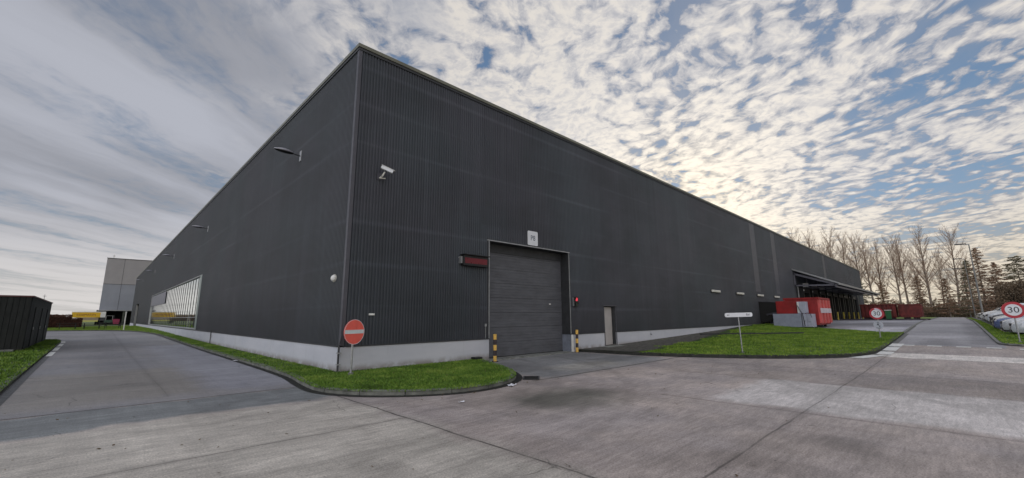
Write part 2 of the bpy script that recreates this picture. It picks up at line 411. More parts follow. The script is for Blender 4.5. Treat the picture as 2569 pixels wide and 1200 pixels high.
def kerb(name, line, zf, m, width=.14, h=.11, gutter=.22, side=1):
    """line = top outer edge seen from the road; side=+1: grass is on the left of the direction of travel"""
    L = [np.array(p, float) for p in line]; n = len(L); nr = []
    for i in range(n):
        d = L[min(i+1, n-1)]-L[max(i-1, 0)]; d /= np.linalg.norm(d); nr.append(np.array((-d[1], d[0]))*side)
    prof = [(0.0, -.03), (.012, h-.012), (.03, h), (width, h+.004), (width+.005, h-.06)]
    # resample into separate kerb stones about a metre long with open joints
    acc = [0.0]
    for a, b in zip(L, L[1:]): acc.append(acc[-1]+float(np.linalg.norm(b-a)))
    def at(sv):
        i = min(max(int(np.searchsorted(acc, sv))-1, 0), n-2); t = (sv-acc[i])/(acc[i+1]-acc[i]+1e-9); return L[i]*(1-t)+L[i+1]*t, nr[i]*(1-t)+nr[i+1]*t
    mb = MB(); kr = random.Random(n); sv = 0.0
    while sv < acc[-1]-.05:
        e = min(sv+1.0, acc[-1]); hz_ = kr.uniform(-.006, .006); ho = kr.uniform(-.006, .006); rows = []
        for q in (sv+.008, (sv+e)/2, e-.008):
            p, nv = at(q); rows.append([(*(p+nv*(o+ho)), zf(*p)+z+hz_) for o, z in prof])
        mb.loft(rows, closed=False, caps=True); sv = e
    k = tag(mb.build(name, m, smoothf=False), kind='structure')
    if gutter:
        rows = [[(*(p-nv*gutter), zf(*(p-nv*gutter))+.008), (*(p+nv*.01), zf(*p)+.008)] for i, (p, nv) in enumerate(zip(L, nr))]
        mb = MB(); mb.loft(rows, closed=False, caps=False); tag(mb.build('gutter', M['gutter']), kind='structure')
    return k
def blades(name, poly, zf, m, count, hgt=.06, seed=1, xmin=None, excl=None, wid=.012, lean=.5, dens=None):
    rs = np.random.RandomState(seed)
    xs = [p[0] for p in poly]; ys = [p[1] for p in poly]; P = []
    pa = np.array(poly); pb = np.roll(pa, 1, axis=0)
    while len(P) < count:
        q = np.stack([rs.uniform(min(xs), max(xs), 60000), rs.uniform(min(ys), max(ys), 60000)], 1)
        X, Y = q[:, 0:1], q[:, 1:2]
        cr = ((pa[:, 1] > Y) != (pb[:, 1] > Y)) & (X < (pb[:, 0]-pa[:, 0])*(Y-pa[:, 1])/(pb[:, 1]-pa[:, 1]+1e-12)+pa[:, 0])
        q = q[cr.sum(1) % 2 == 1]
        for x, y in q.tolist():
            if not (excl and excl(x, y)) and (dens is None or rnd.random() < dens(x, y)): P.append((x, y, zf(x, y)))
            if len(P) >= count: break
    P = np.array(P); n = len(P)
    a = rs.uniform(0, 2*np.pi, n); hh = hgt*rs.uniform(.5, 1.35, n); w = wid*rs.uniform(.6, 1.4, n)
    d = np.stack([np.cos(a), np.sin(a), np.zeros(n)], 1); l = rs.uniform(0, 2*np.pi, n); ln = hh*lean*rs.uniform(.2, 1.6, n)
    tip = P+np.stack([np.cos(l)*ln, np.sin(l)*ln, hh], 1)
    V = np.concatenate([P-d*w[:, None], P+d*w[:, None], tip]); F = np.stack([np.arange(n), np.arange(n)+n, np.arange(n)+2*n], 1)
    o = fast_mesh(name, V, F, m); return tag(o, 'short green grass blades on the turf', 'grass', kind='stuff')

far = [-2500, -1200, -600, -300, -160, -90, -50, -30]
gx = far + steps(-25, 150, 3.5) + [160, 180, 210, 260, 350, 600, 1200, 2500]
gy = far + steps(-25, 150, 3.5) + [160, 180, 210, 260, 350, 600, 1200, 2500]
grid_sheet('ground', gx, gy, -.06, M['field'])
grid_sheet('yard', steps(-30, 46, 1.0), steps(-34, 13.2, 1.0), 0.0, M['yard'])
grid_sheet('road', steps(-1.9, 4.6, .8), steps(11.33, 66, 1.2), .004, M['side_road'])
grid_sheet('road', steps(-60, -1.9, 3), steps(46.5, 74, 2), .003, M['side_road'])
grid_sheet('road', steps(-1.9, 5.2, .8), steps(66, 74, 2), .003, M['side_road'])
grid_sheet('road', steps(28.3, 134, 1.2), [-1.4, -.6, .2, 1.0, 1.8, 2.45], .004, M['access'])
grid_sheet('apron', steps(37.5, 113, 1.5), [2.6, 4, 6, 8, 10, 12.7], .006, M['apron'])
grid_sheet('parking_lot', steps(46, 125, 2.5), steps(-22, -1.45, 2), .006, M['lot'])
grid_sheet('parking_lot', steps(34, 46, 2.0), steps(-22, -2.2, 2), .012, M['lot'])

# corner turf in front of the near corner
def z1(x, y): return g(x, y)+.085
k1 = curve_pts([(4.25, 47), (4.22, 30), (4.18, 20), (4.1, 14), (3.86, 11.6), (3.80, 10.2), (4.25, 9.1), (5.1, 8.25), (6.1, 7.8), (7.2, 7.85), (8.2, 8.35), (9.0, 9.3), (9.7, 10.7), (10.35, 12.3)], 6)
poly1 = k1 + [(10.35, 12.64), (5.25, 12.64), (5.25, 47)]
poly_sheet('turf', poly1, z1, M['turf'], .5)
kerb('kerb', k1, g, mat('kerb_worn_shade', (.13, .135, .12), .8, var=.4, scale=3, bump=.5), h=.10, side=1, gutter=.17)  # near kerb darkened all over for shadow on its outer face
def d1(x, y): return 1.0 if y < 15 else .33
blades('grass', poly1, z1, M['blade'], 52000, .045, 3, dens=d1)
# far left turf in front of the picnic tables
k2 = curve_pts([(4.25, 47), (4.15, 52), (3.5, 60), (2.0, 66), (-1.5, 70.5), (-8, 73), (-25, 74), (-60, 75)], 5)
poly2 = k2 + [(-60, 104), (5.2, 104), (5.2, 47)]
poly_sheet('turf', poly2, z1, M['turf'], 3)
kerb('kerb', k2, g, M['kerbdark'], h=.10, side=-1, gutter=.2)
blades('grass', poly2, z1, M['blade2'], 50000, .07, 4, wid=.022, dens=lambda x, y: 1 if x > -12 else .08)
# left verge beside the shed
k3 = curve_pts([(-1.30, 10.5), (-1.35, 15), (-1.42, 20), (-1.50, 28), (-1.56, 38), (-1.66, 43.5), (-2.2, 45.6), (-4, 46.4), (-12, 46.6)], 6)
poly3 = k3 + [(-30, 46.6), (-30, 10.5)]
poly_sheet('turf', poly3, z1, M['turf'], 1.3)
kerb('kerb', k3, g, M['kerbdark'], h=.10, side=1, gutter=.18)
def d3(x, y): return max(.05, min(1, (x+5.5)/3.5))
blades('grass', poly3, z1, M['blade'], 26000, .07, 5, wid=.02, dens=d3)
# island between the garage drive and the loading apron
def z4(x, y): return g(x, y)+.085+.25*smooth((x-25)/15)*smooth((y-8.3)/4.2)
k4 = curve_pts([(16.35, 12.45), (16.5, 11.6), (16.55, 10.4), (16.75, 9.0), (17.2, 7.6), (18.1, 5.7), (19.3, 4.15), (20.7, 3.05), (22.4, 2.52), (25, 2.4), (30, 2.42), (38.3, 2.46)], 6)
poly4 = k4 + [(38.2, 3.4), (40.0, 5.0), (41.6, 6.6), (43.2, 8.3), (45, 12.64), (16.35, 12.64)]
poly_sheet('turf', poly4, z4, M['turf'], .8)
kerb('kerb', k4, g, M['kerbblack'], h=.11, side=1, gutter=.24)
kerb('kerb', [(38.3, 2.46), (50, 2.46), (70, 2.42), (95, 2.4), (134, 2.4)], g, M['kerb'], h=.07, side=1, gutter=.1)
def soil4(x, y): return (y > 11.0-.5*smooth((x-17)/4) + .25*math.sin(x*1.7)+.1*math.sin(x*4.1)+1.7*smooth((x-24)/16)) or (x < 20.3-.4*math.sin(y*2) and y > 9.6)
blades('grass', poly4, z4, M['blade2'], 60000, .055, 6, excl=soil4, wid=.018)
soilp = curve_pts([(16.6, 10.2), (18.0, 9.7), (19.6, 10.0), (21, 10.3), (24, 10.5), (28, 11.2), (33, 11.9), (40, 12.5), (40.5, 12.63)], 4) + [(16.6, 12.63)]
poly_sheet('soil', soilp, lambda x, y: z4(x, y)+.012, M['soil'], .5)
# concrete step in front of the service door, long dark channel edge in the turf
mb = MB(); mb.box(18.2, 20.6, 12.0, 12.6, -.05, .14); tag(mb.build('step', M['kerb'], bevel=.015), 'low concrete step in front of the grey service door', 'step')
ch = [(29.6, 12.2), (31.5, 10.2), (33.2, 8.8), (34.6, 7.3)]
mb = MB(); mb.loft([[(x-.05, y-.05, z4(x, y)-.05), (x-.05, y-.05, z4(x, y)+.10), (x+.06, y+.06, z4(x, y)+.10), (x+.06, y+.06, z4(x, y)-.05)] for x, y in ch]); tag(mb.build('edging', M['ashlar']), 'dark low edging running out from the wall across the turf', 'edging')
# right verge with the second speed sign, and the turf beyond the road end
k5 = curve_pts([(60, -6.5), (52, -2.6), (46, -1.62), (40, -1.42), (34, -1.36), (31, -1.4), (30.1, -1.62), (29.75, -2.3), (29.6, -4), (29.4, -9)], 6)
poly5 = k5 + [(33.3, -9), (34.6, -5), (36.2, -2.9), (40, -2.35), (46, -2.25), (52, -3.2)]
k5b = curve_pts([(100, -1.36), (60, -1.36), (46, -1.36), (38, -1.36), (31, -1.38), (30.1, -1.62), (29.75, -2.3), (29.6, -4), (29.4, -9)], 6)
poly5 = k5b + [(33.3, -9), (34.6, -5), (36.6, -3.0), (41, -2.0), (60, -1.75), (100, -1.75)]
poly_sheet('turf', poly5, z1, M['turf'], 1)
kerb('kerb', k5b, g, M['kerb'], h=.09, side=-1, gutter=.1)
blades('grass', poly5, z1, M['blade2'], 14000, .055, 8, wid=.022)
poly6 = [(114, 2.6), (128, 2.6), (128, 60), (114, 60)]
poly_sheet('turf', poly6, lambda x, y: g(x, y)+.06, M['blade2'], 6)
poly_sheet('turf', [(96, 2.6), (113, 2.6), (113, 8), (96, 8)], lambda x, y: g(x, y)+.05, M['blade2'], 6)

# painted markings
def flat_mark(name, pts, dz=.012):
    return tag(add_mesh(name, [(x, y, g(x, y)+dz) for x, y in pts], [tuple(range(len(pts)))], M['paint']), kind='structure')
for a, b in ((1.52, 1.92), (.60, 1.08), (-.32, .14), (-1.22, -.78)):
    flat_mark('road_marking', [(27.85, a), (28.35, a), (28.35, b), (27.85, b)])
flat_mark('road_marking', [(27.6, -2.6), (28.1, -2.6), (28.1, -1.7), (27.6, -1.7)])
for i in range(3):
    y0 = 28.4+i*4.3; flat_mark('road_marking', [(-1.47-.006*i*4, y0), (-1.27-.006*i*4, y0), (-1.29-.006*i*4, y0+3.3), (-1.49-.006*i*4, y0+3.3)], .02)
flat_mark('road_marking', [(-1.53, 41.4), (-1.33, 41.4), (-1.42, 43.6), (-1.62, 43.6)], .02)
for i, (x0, x1) in enumerate([(20.3, 22.0), (22.4, 23.9), (24.4, 26.6), (27.0, 28.9)]):
    def yo(x): return 2.44 + (.62*smooth((22.6-x)/2.6))
    flat_mark('road_marking', [(x0, yo(x0)-.52), (x1, yo(x1)-.52), (x1, yo(x1)-.07), (x0, yo(x0)-.07)], .016)
def yellow_line():
    mb = MB(); mb.box(56, 96, -1.38, -1.27, 0, .02)
    V = [(x, y, g(x, y)+.10) for x in steps(58, 92, 3) for y in (-1.49, -1.37)]
    n = len(V)//2; o = add_mesh('kerb_marking', V, [(2*i, 2*i+2, 2*i+3, 2*i+1) for i in range(n-1)], mat('kerb_yellow', (.50, .40, .06), .6, var=.25)); tag(o, kind='structure')
yellow_line()

# ------------------------------------------------------------------ the warehouse
W = empty('warehouse', (CX, CY, 0), label='long dark grey corrugated metal warehouse on a pale concrete plinth', cat='warehouse')
WL = (-CX, -CY, 0)
def wpart(mb, name, m, parent=None, **kw):
    o = mb.build(name, m, parent or W, **kw)
    if parent is None or parent is W: o.location = WL
    return o
TOPZ = 10.50
PER, DEP = .105, .036
def corr_x(mb, x0, x1, z0, z1, y=CY):
    n = int((x1-x0)/PER+.5); w = (x1-x0)/n; row = []
    for i in range(n):
        a = x0+i*w
        row += [(a, y), (a+w*.32, y), (a+w*.5, y-DEP), (a+w*.82, y-DEP)]
    row.append((x1, y)); k = len(mb.v)
    for x, yy in row: mb.v.append((x, yy, z0))
    for x, yy in row: mb.v.append((x, yy, z1))
    m_ = len(row)
    for i in range(m_-1): mb.f.append((k+i, k+i+1, k+m_+i+1, k+m_+i))
def corr_y(mb, y0, y1, z0, z1, x=CX):
    n = int((y1-y0)/PER+.5); w = (y1-y0)/n; row = []
    for i in range(n):
        a = y0+i*w
        row += [(x, a), (x, a+w*.32), (x-DEP, a+w*.5), (x-DEP, a+w*.82)]
    row.append((x, y1)); k = len(mb.v)
    for xx, y in row: mb.v.append((xx, y, z0))
    for xx, y in row: mb.v.append((xx, y, z1))
    m_ = len(row)
    for i in range(m_-1): mb.f.append((k+i+1, k+i, k+m_+i, k+m_+i+1))
GX0, GX1, GZ = 10.93, 15.97, 4.65
PX0, PX1, PZ = 18.80, 19.84, 2.13
mb = MB(); PT = .80
for (a, b, z0, z1) in ((CX+.06, GX0, PT, TOPZ), (GX0, GX1, GZ, TOPZ), (GX1, PX0, PT, TOPZ), (PX0, PX1, PZ, TOPZ), (PX1, 59.0, PT, TOPZ), (59.0, 108.0, 5.2, TOPZ), (108.0, XE, PT, TOPZ)):
    corr_x(mb, a, b, z0, z1)
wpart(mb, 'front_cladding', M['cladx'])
WY0, WY1, WZ0, WZ1 = 38.3, 79.0, .9, 4.85
mb = MB()
for (a, b, z0, z1) in ((CY+.07, WY0, PT, TOPZ), (WY0, WY1, WZ1, TOPZ), (WY1, 104, PT, TOPZ), (104, 112, 4.4, TOPZ), (112, YE, PT, TOPZ)):
    corr_y(mb, a, b, z0, z1)
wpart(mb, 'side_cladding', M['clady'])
# plinth, in cast lengths with open joints
def plinth(*q): wpart(MB().box(*q, -.3, PT-.012), 'plinth_panel', M['plinth'])
def plx(x0, x1): plinth(x0, x1, CY-.035, CY+.12)
edges = [CX-.03, GX0]; plx(*edges)
for a, b in ((GX1, PX0), (PX1, 23.5), (23.52, 30.4), (30.42, 37.4), (37.42, 44.4), (44.42, 51.4), (51.42, 59)): plx(a, b)
y = CY+.121; 
for b in (19.5, 24.5, 32.0, 39.0, 46.0, 53.0, 60.0, 67.0, 74.0, 81.0, 88.0, 95.0, 104.0): plinth(CX-.035, CX+.12, y, b-.02); y = b
plinth(CX-.035, CX+.12, 112, YE)
mb = MB()   # drip flashing over the plinth and mortar joints
mb.box(CX+.15, GX0, CY-.06, CY-.026, PT-.008, PT+.03); mb.box(GX1, PX0, CY-.06, CY-.026, PT-.008, PT+.03); mb.box(PX1, 59, CY-.06, CY-.026, PT-.008, PT+.03)
mb.box(CX-.06, CX-.026, CY+.15, 104, PT-.008, PT+.03)
for x in (23.51, 30.41, 37.41, 44.41, 51.41): mb.box(x-.03, x+.03, CY-.028, CY-.01, -.3, PT-.02)
for yy in (19.49, 24.49, 31.99, 38.99, 45.99, 52.99, 59.99, 66.99, 73.99, 80.99): mb.box(CX-.028, CX-.01, yy-.03, yy+.03, -.3, PT-.02)
wpart(mb, 'flashing', M['darktrim'])
mb = MB(); mb.box(CX-.045, CX+.07, CY-.045, CY+.08, PT+.035, TOPZ); wpart(mb, 'corner_trim', M['trim'])
mb = MB(); mb.box(CX-.09, XE+.06, CY-.10, CY+.3, TOPZ, 10.62); mb.box(CX-.09, CX+.3, CY+.3, YE+.06, TOPZ, 10.62)
mb.box(CX-.012, XE, CY-.02, CY+.25, TOPZ-.001, TOPZ+.0); wpart(mb, 'eaves_trim', M['rooftrim'])
mb = MB(); mb.box(CX-.06, XE, CY-.065, CY-.03, TOPZ-.09, TOPZ-.002); mb.box(CX-.065, CX-.03, CY-.02, YE, TOPZ-.09, TOPZ-.002); wpart(mb, 'eaves_shadow_gap', M['darktrim'])
mb = MB(); mb.box(CX+.31, XE-.02, CY+.31, YE-.02, TOPZ-.1, 10.5); wpart(mb, 'roof', M['roof'])
mb = MB(); mb.box(XE-.1, XE, CY+.1, YE, -.2, TOPZ-.02); mb.box(CX+.1, XE-.1, YE-.1, YE, -.2, TOPZ-.02); wpart(mb, 'rear_wall', M['cladx'])
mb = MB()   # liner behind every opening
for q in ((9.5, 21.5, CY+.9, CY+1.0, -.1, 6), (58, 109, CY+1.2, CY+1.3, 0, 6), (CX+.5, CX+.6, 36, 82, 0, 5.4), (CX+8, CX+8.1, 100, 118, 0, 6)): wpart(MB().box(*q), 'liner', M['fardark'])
# pale flush bands running up the front wall
for (a, b, z0) in ((43.9, 45.3, 3.8), (50.7, 52.0, 3.8), (76.4, 77.8, 5.9)):
    mb = MB(); mb.box(a, b, CY-.034, CY-.012, z0, TOPZ-.1); wpart(mb, 'panel_band', mat('panel_band_grey', (.10, .10, .115), .5, var=.12))
# garage door recess
DY = CY+.47
mb = MB()
mb.box(GX0-.10, GX0-.002, CY-.03, DY+.05, 0, GZ+.10); mb.box(GX1+.002, GX1+.12, CY-.02, DY+.05, .8, GZ+.10); mb.box(GX0-.002, GX1+.002, CY-.02, DY+.05, GZ, GZ+.11)
wpart(mb, 'door_reveal', M['reveal'])
mb = MB(); mb.box(GX1-.002, GX1+.14, CY-.045, DY+.05, -.1, .80); wpart(mb, 'reveal_foot', mat('reveal_concrete', (.18, .20, .25), .8, var=.2))
mb = MB(); mb.box(GX0-.12, GX1+.08, CY-.06, CY-.032, GZ-.005, GZ+.035); mb.box(GX0-.035, GX0-.001, CY-.06, CY-.031, .8, GZ-.006); mb.box(GX1+.001, GX1+.035, CY-.06, CY-.031, .8, GZ-.006)
wpart(mb, 'door_edge_trim', M['galv'])
D = empty('garage_door', (0, 0, 0)); D.parent = W; D.location = WL
mb = MB(); z = .02; k = 0
secs = [.60]*8
for hgt in secs:
    z1_ = min(z+hgt, GZ+.05); rows = []
    nb = 5
    pts = [(z, 0.0)]
    for i in range(nb):
        a = z+hgt*(i+.08)/nb; b = z+hgt*(i+.92)/nb
        pts += [(a, -.006), (b, -.006), (z+hgt*(i+1)/nb, .002)]
    pts[-1] = (z+hgt-.012, .0); pts.append((z+hgt, .02))
    pts = [(min(q, GZ+.05), o_) for q, o_ in pts]
    kk = len(mb.v)
    for q, o_ in pts: mb.v += [(GX0, DY+o_, q), (GX1, DY+o_, q)]
    for i in range(len(pts)-1): mb.f.append((kk+2*i, kk+2*i+1, kk+2*i+3, kk+2*i+2))
    z += hgt
    if z > GZ: break
mb.build('door_panels', M['gdoor'], D)
mb = MB(); mb.box(GX0, GX1, DY-.05, DY-.014, 4.28, GZ-.003); mb.build('head_board', M['reveal'], D)
mb = MB(); mb.box(GX0, GX1, DY-.03, DY-.013, .0, .06); mb.build('rubber_seal', M['black'], D)
mb = MB(); mb.box(15.05, 15.14, DY-.04, DY-.014, 2.18, 2.23); mb.build('latch', M['white'], D)
mb = MB(); mb.box(GX0-.1, GX1+.1, CY-.26, DY+.05, -.05, .035); tag(mb.build('threshold', M['kerb']), 'pale concrete threshold under the garage door', 'threshold')
# service door
D = empty('service_door', (0, 0, 0)); D.parent = W; D.location = WL
mb = MB(); mb.box(PX0, PX1-.10, CY+.14, CY+.18, .0, PZ-.03); mb.build('leaf', M['pdoor'], D)
mb = MB(); mb.box(PX0-.06, PX0-.001, CY-.05, CY+.19, 0, PZ+.02); mb.box(PX1+.001, PX1+.06, CY-.05, CY+.19, 0, PZ+.02); mb.box(PX0-.11, PX1+.10, CY-.08, CY+.19, PZ+.021, PZ+.07); mb.build('frame', M['trim'], D)
mb = MB(); mb.box(PX1-.10, PX1, CY-.01, CY+.20, 0, PZ); mb.build('side_lining', M['reveal'], D)
mb = MB(); mb.tube((PX0+.06, CY+.14, 1.0), (PX0+.06, CY+.06, 1.0), .012); mb.tube((PX0+.06, CY+.06, 1.0), (PX0+.19, CY+.06, 1.0), .012); mb.build('handle', M['galv'], D)
# long glazed strip in the side wall
Wn = empty('window_strip', (0, 0, 0)); Wn.parent = W; Wn.location = WL
mb = MB(); mb.quad((CX+.10, WY0+.9, WZ0), (CX+.10, WY0+.9, WZ1-.05), (CX+.10, WY1, WZ1-.05), (CX+.10, WY1, WZ0)); mb.build('glass', M['glass'], Wn)
mb = MB(); mb.box(CX-.03, CX+.16, WY0, WY1, WZ1-.05, WZ1+.03); mb.box(CX-.03, CX+.16, WY0, WY1, WZ0-.05, WZ0+.03); mb.box(CX-.03, CX+.16, WY1, WY1+.1, WZ0-.05, WZ1+.03); mb.build('frame', M['galv'], Wn)
mb = MB(); mb.box(CX-.02, CX+.14, WY0+.0, WY0+.9, WZ0+.035, WZ1-.055); mb.build('end_panel', mat('end_panel_green_grey', (.16, .21, .19), .4), Wn)
nm = 30
for i in range(1, nm):
    y = WY0+.9+(WY1-WY0-.9)*i/nm
    mb = MB(); mb.box(CX+.078, CX+.099, y-.028, y+.028, WZ0+.05, WZ1-.12); mb.build('mullion', M['darktrim'], Wn)
mb = MB(); mb.box(CX+.03, CX+.05, 62, WY1-.02, 3.35, WZ1-.12); mb.build('reflection_panel', mat('reflection_grey', (.13, .13, .16), .5), Wn)  # opaque grey panel standing in for a reflection in the glass
mb = MB(); mb.box(CX+.07, CX+.077, WY0+.9, WY1, 1.72, 1.76); mb.build('transom', M['galv'], Wn)
# far bay door of the side wall
for y in (103.9, 112): wpart(MB().box(CX-.02, CX+.3, y, y+.1, 0, 4.4), 'bay_frame', M['galv'])
# loading canopy over the docks
Cn = empty('loading_canopy', (0, 0, 0)); Cn.parent = W; Cn.location = WL
KX0, KX1, KY = 58.0, 94.5, 8.4
mb = MB(); n0 = Vector((0, CY-KY, 1.86)).normalized()
mb.loft([[(x, CY-.02, 6.85), (x, KY, 5.0), (x, KY, 4.92), (x, CY-.02, 6.76)] for x in (KX0, KX1)]); mb.build('canopy_roof', M['darktrim'], Cn)
mb = MB(); mb.box(KX0-.04, KX1+.04, KY-.09, KY-.002, 4.86, 5.06); mb.beam((KX0-.06, CY, 6.9), (KX0-.06, KY-.05, 5.03), .05, .16); mb.build('canopy_edge', M['galv'], Cn)
for x in [KX0+.15]+[KX0+6.05*i for i in range(1, 7)]:
    mb = MB(); mb.beam((x, CY-.1, 6.35), (x, KY+.3, 4.95), .14, .22); mb.beam((x, CY-.1, 4.98), (x, KY+.15, 4.85), .14, .16); mb.beam((x, CY-.15, 6.5), (x, CY-.15, 4.9), .14, .14)
    mb.build('truss', mat('truss_grey', (.11, .11, .135), .5), Cn)
mb = MB(); mb.beam((KX0, KY+.25, 4.68), (KX1, KY+.25, 4.68), .12, .18); mb.build('edge_beam', mat('truss_grey', (.1,.1,.1)), Cn)
for x in (KX0+.5, 93.0, 99.5):
    mb = MB(); 
    if x < 60: mb.box(x-.05, x+.05, CY-.35, CY-.25, .6, 4.9)
    else: mb.box(x-.22, x+.22, CY-.75, CY-.25, .8, 5.15)
    mb.build('post', M['galv'] if x < 60 else M['darktrim'], Cn)
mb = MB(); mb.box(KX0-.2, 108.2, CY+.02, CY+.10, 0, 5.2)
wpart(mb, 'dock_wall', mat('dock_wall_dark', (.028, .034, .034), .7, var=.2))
def make_dock():
    d = empty('dock_door', (0, 0, 0)); d.parent = W
    mb = MB(); mb.box(-1.7, -1.25, -.55, 0, -.1, 3.3); mb.box(1.25, 1.7, -.55, 0, -.1, 3.3); mb.box(-1.7, 1.7, -.55, 0, 3.3, 3.85); mb.build('dock_shelter', M['black'], d)
    mb = MB(); mb.box(-1.25, 1.25, -.02, .0, 0, 3.3); mb.build('door_leaf', mat('dock_door_green_grey', (.07, .09, .09), .6), d)
    mb = MB(); mb.box(-1.6, -1.35, -.60, -.55, 3.45, 3.62); mb.build('number_plate', M['white'], d)
    mb = MB(); mb.box(-1.62, -1.5, -1.1, -.55, 3.9, 4.35); mb.build('dock_light', M['galv'], d)
    return d
dock = make_dock()
for i in range(9):
    d = dock if i == 0 else copy_tree(dock, W)
    d.location = (61.4+i*4.55-CX, CY-CY, .95)
for i in range(9):      # yellow guard posts between the docks
    x = 59.2+i*4.55; t = empty('guard_post', (x, CY-1.5, g(x, 11)), label='yellow guard post beside the dark loading docks', cat='guard post', group='guard posts by the loading docks')
    mb = MB(); mb.tube((0, 0, 0), (0, 0, 1.1), .10, n=10); mb.build('post', mat('guard_yellow', (.40, .32, .05), .6, var=.2), t)
    mb = MB(); mb.box(-.16, .16, -.16, .16, 0, .025); mb.build('foot_plate', M['galv'], t)
    if i == 8: tag(t, 'yellow guard post at the far end beside the thick dark columns'); t.pop('group', None) if hasattr(t, 'pop') else None

# ------------------------------------------------------------------ things fixed to the warehouse
def wall_lamp():
    t = empty('wall_lamp', (0, 0, 0))
    mb = MB(); mb.box(-.03, 0, -.10, .10, -.22, .22); mb.build('wall_plate', M['galv'], t, bevel=.01)
    mb = MB(); mb.tube((-.02, 0, 0), (-.34, 0, .03), .022, n=10); mb.build('arm', M['darktrim'], t)
    rings = []; rings2 = []
    for k in range(9):
        s = k/8; x = -.30-.70*s; w = .035+.115*math.sin(math.pi*min(1, s*.86+.12))**.8; hgt = .03+.085*math.sin(math.pi*min(1, s*.9+.08))
        zc = .03+.03*s
        rings.append([(x, w*math.cos(a), zc+hgt*max(0, math.sin(a))) for a in [math.pi*q/8 for q in range(9)]]+[(x, -w*.9, zc-.004), (x, w*.9, zc-.004)])
        rings2.append([(x, w*.88*math.cos(a), zc-.006-hgt*.45*math.sin(a)) for a in [math.pi*q/8 for q in range(9)]])
    mb = MB(); mb.loft(rings); mb.build('lamp_housing', mat('lamp_housing_grey', (.32, .32, .37), .4), t, smoothf=True)
    mb = MB(); mb.loft(rings2); mb.build('lens', M['black'], t, smoothf=True)
    return t
wl0 = wall_lamp()
wls = [(17.77, 8.17, 'nearest grey wall lamp high on the side wall close to the corner'), (38.27, 8.3, 'second grey wall lamp back along the side wall, above the window end'),
       (58.1, 8.3, 'third grey wall lamp along the side wall, above the middle of the glazed strip'), (79.7, 8.4, 'fourth grey wall lamp, near the far end of the glazed strip'), (103.0, 8.6, 'farthest small wall lamp on the side wall by the pale building')]
for i, (y, z, lab) in enumerate(wls):
    t = wl0 if i == 0 else copy_tree(wl0); t.location = (CX-.03, y, z); tag(t, lab, 'wall lamp', 'wall lamps along the side wall')
t = empty('security_camera', (6.13, CY-.02, 6.22), label='white box security camera on a bracket high on the front wall', cat='camera')
mb = MB(); mb.box(-.09, .09, -.03, 0, -.12, .10); mb.build('wall_plate', M['trim'], t)
mb = MB(); mb.tube((0, -.02, -.05), (0, -.22, -.03), .028, n=10); mb.tube((0, -.22, -.03), (.04, -.28, .10), .025, n=10); mb.tube((-.04, -.1, -.08), (.12, -.2, -.09), .018, n=8); mb.build('bracket', M['offwhite'], t)
T = Matrix.Translation((.10, -.34, .17)) @ Matrix.Scale(.88, 4) @ Matrix.Rotation(R(-28), 4, 'Z') @ Matrix.Rotation(R(22), 4, 'Y')
mb = MB(); mb.box(-.24, .22, -.065, .065, -.055, .065, T); mb.build('housing', M['signwhite'], t, bevel=.008)
mb = MB(); mb.box(-.25, .27, -.078, .078, .067, .078, T); mb.build('sunshield', M['white'], t)
mb = MB(); mb.box(.221, .235, -.05, .05, -.04, .05, T); mb.build('lens', M['black'], t)
t = empty('display_panel', (10.11, CY-.03, 3.73), label='black housed red message display on the wall left of the garage door', cat='display')
mb = MB(); mb.box(-.60, .60, -.20, -.02, -.20, .20); mb.build('housing', M['black'], t, bevel=.015)
mb = MB(); mb.box(-.54, .54, -.207, -.2, -.11, .10); mb.build('screen', M['displayred'], t)
mb = MB(); mb.box(-.63, .63, -.30, -.02, .20, .225); mb.build('hood', M['black'], t)
mb = MB(); mb.box(-.68, -.60, -.12, .0, -.12, .14); mb.tube((-.64, -.06, .10), (-.70, 0, .10), .015); mb.build('bracket', M['galv'], t)
t = empty('door_sign', (13.47, CY-.032, 5.05), label='square white P8 sign with rounded corners above the garage door', cat='sign')
def rrect(mb, w, h_, r, y0, y1, n=5):
    ring = []
    for cx, cz, a0 in ((w/2-r, h_/2-r, 0), (-w/2+r, h_/2-r, 90), (-w/2+r, -h_/2+r, 180), (w/2-r, -h_/2+r, 270)):
        for k in range(n+1): a = R(a0+90*k/n); ring.append((cx+r*math.cos(a), cz+r*math.sin(a)))
    mb.loft([[(x, y1, z) for x, z in ring], [(x, y0, z) for x, z in ring]]); return mb
mb = rrect(MB(), .64, .64, .06, -.025, 0); mb.build('plate', M['signwhite'], t)
text_mesh('lettering', 'P8', .33, mat('sign_slate_ink', (.06, .09, .13), .5), t, (0, -.028, 0), (R(90), 0, 0), sx=.9)
t = empty('traffic_signal', (16.30, CY-.03, 2.32), label='small black two lamp signal with its red lamp lit beside the garage door', cat='traffic light')
mb = MB(); rrect(mb, .22, .46, .05, -.16, -.02); mb.build('housing', M['black'], t)
mb = MB(); mb.box(-.14, -.11, -.10, -.02, -.22, .20); mb.build('bracket', M['galv'], t)
for zc, mm, nme in ((.11, 'tlred', 'red_lamp'), (-.11, 'tlgreen', 'green_lamp')):
    mb = MB(); mb.disc((0, -.168, zc), .085, (0, 1, 0), .02, 24); mb.build(nme, M[mm], t)
    mb = MB(); ring = []
    for k in range(11):
        a = R(-10+200*k/10); ring.append(((.092*math.cos(a), -.16, zc+.092*math.sin(a)), (.092*math.cos(a), -.205, zc+.092*math.sin(a))))
    for k in range(10): mb.quad(ring[k][0], ring[k+1][0], ring[k+1][1], ring[k][1])
    mb.build('visor', M['black'], t)
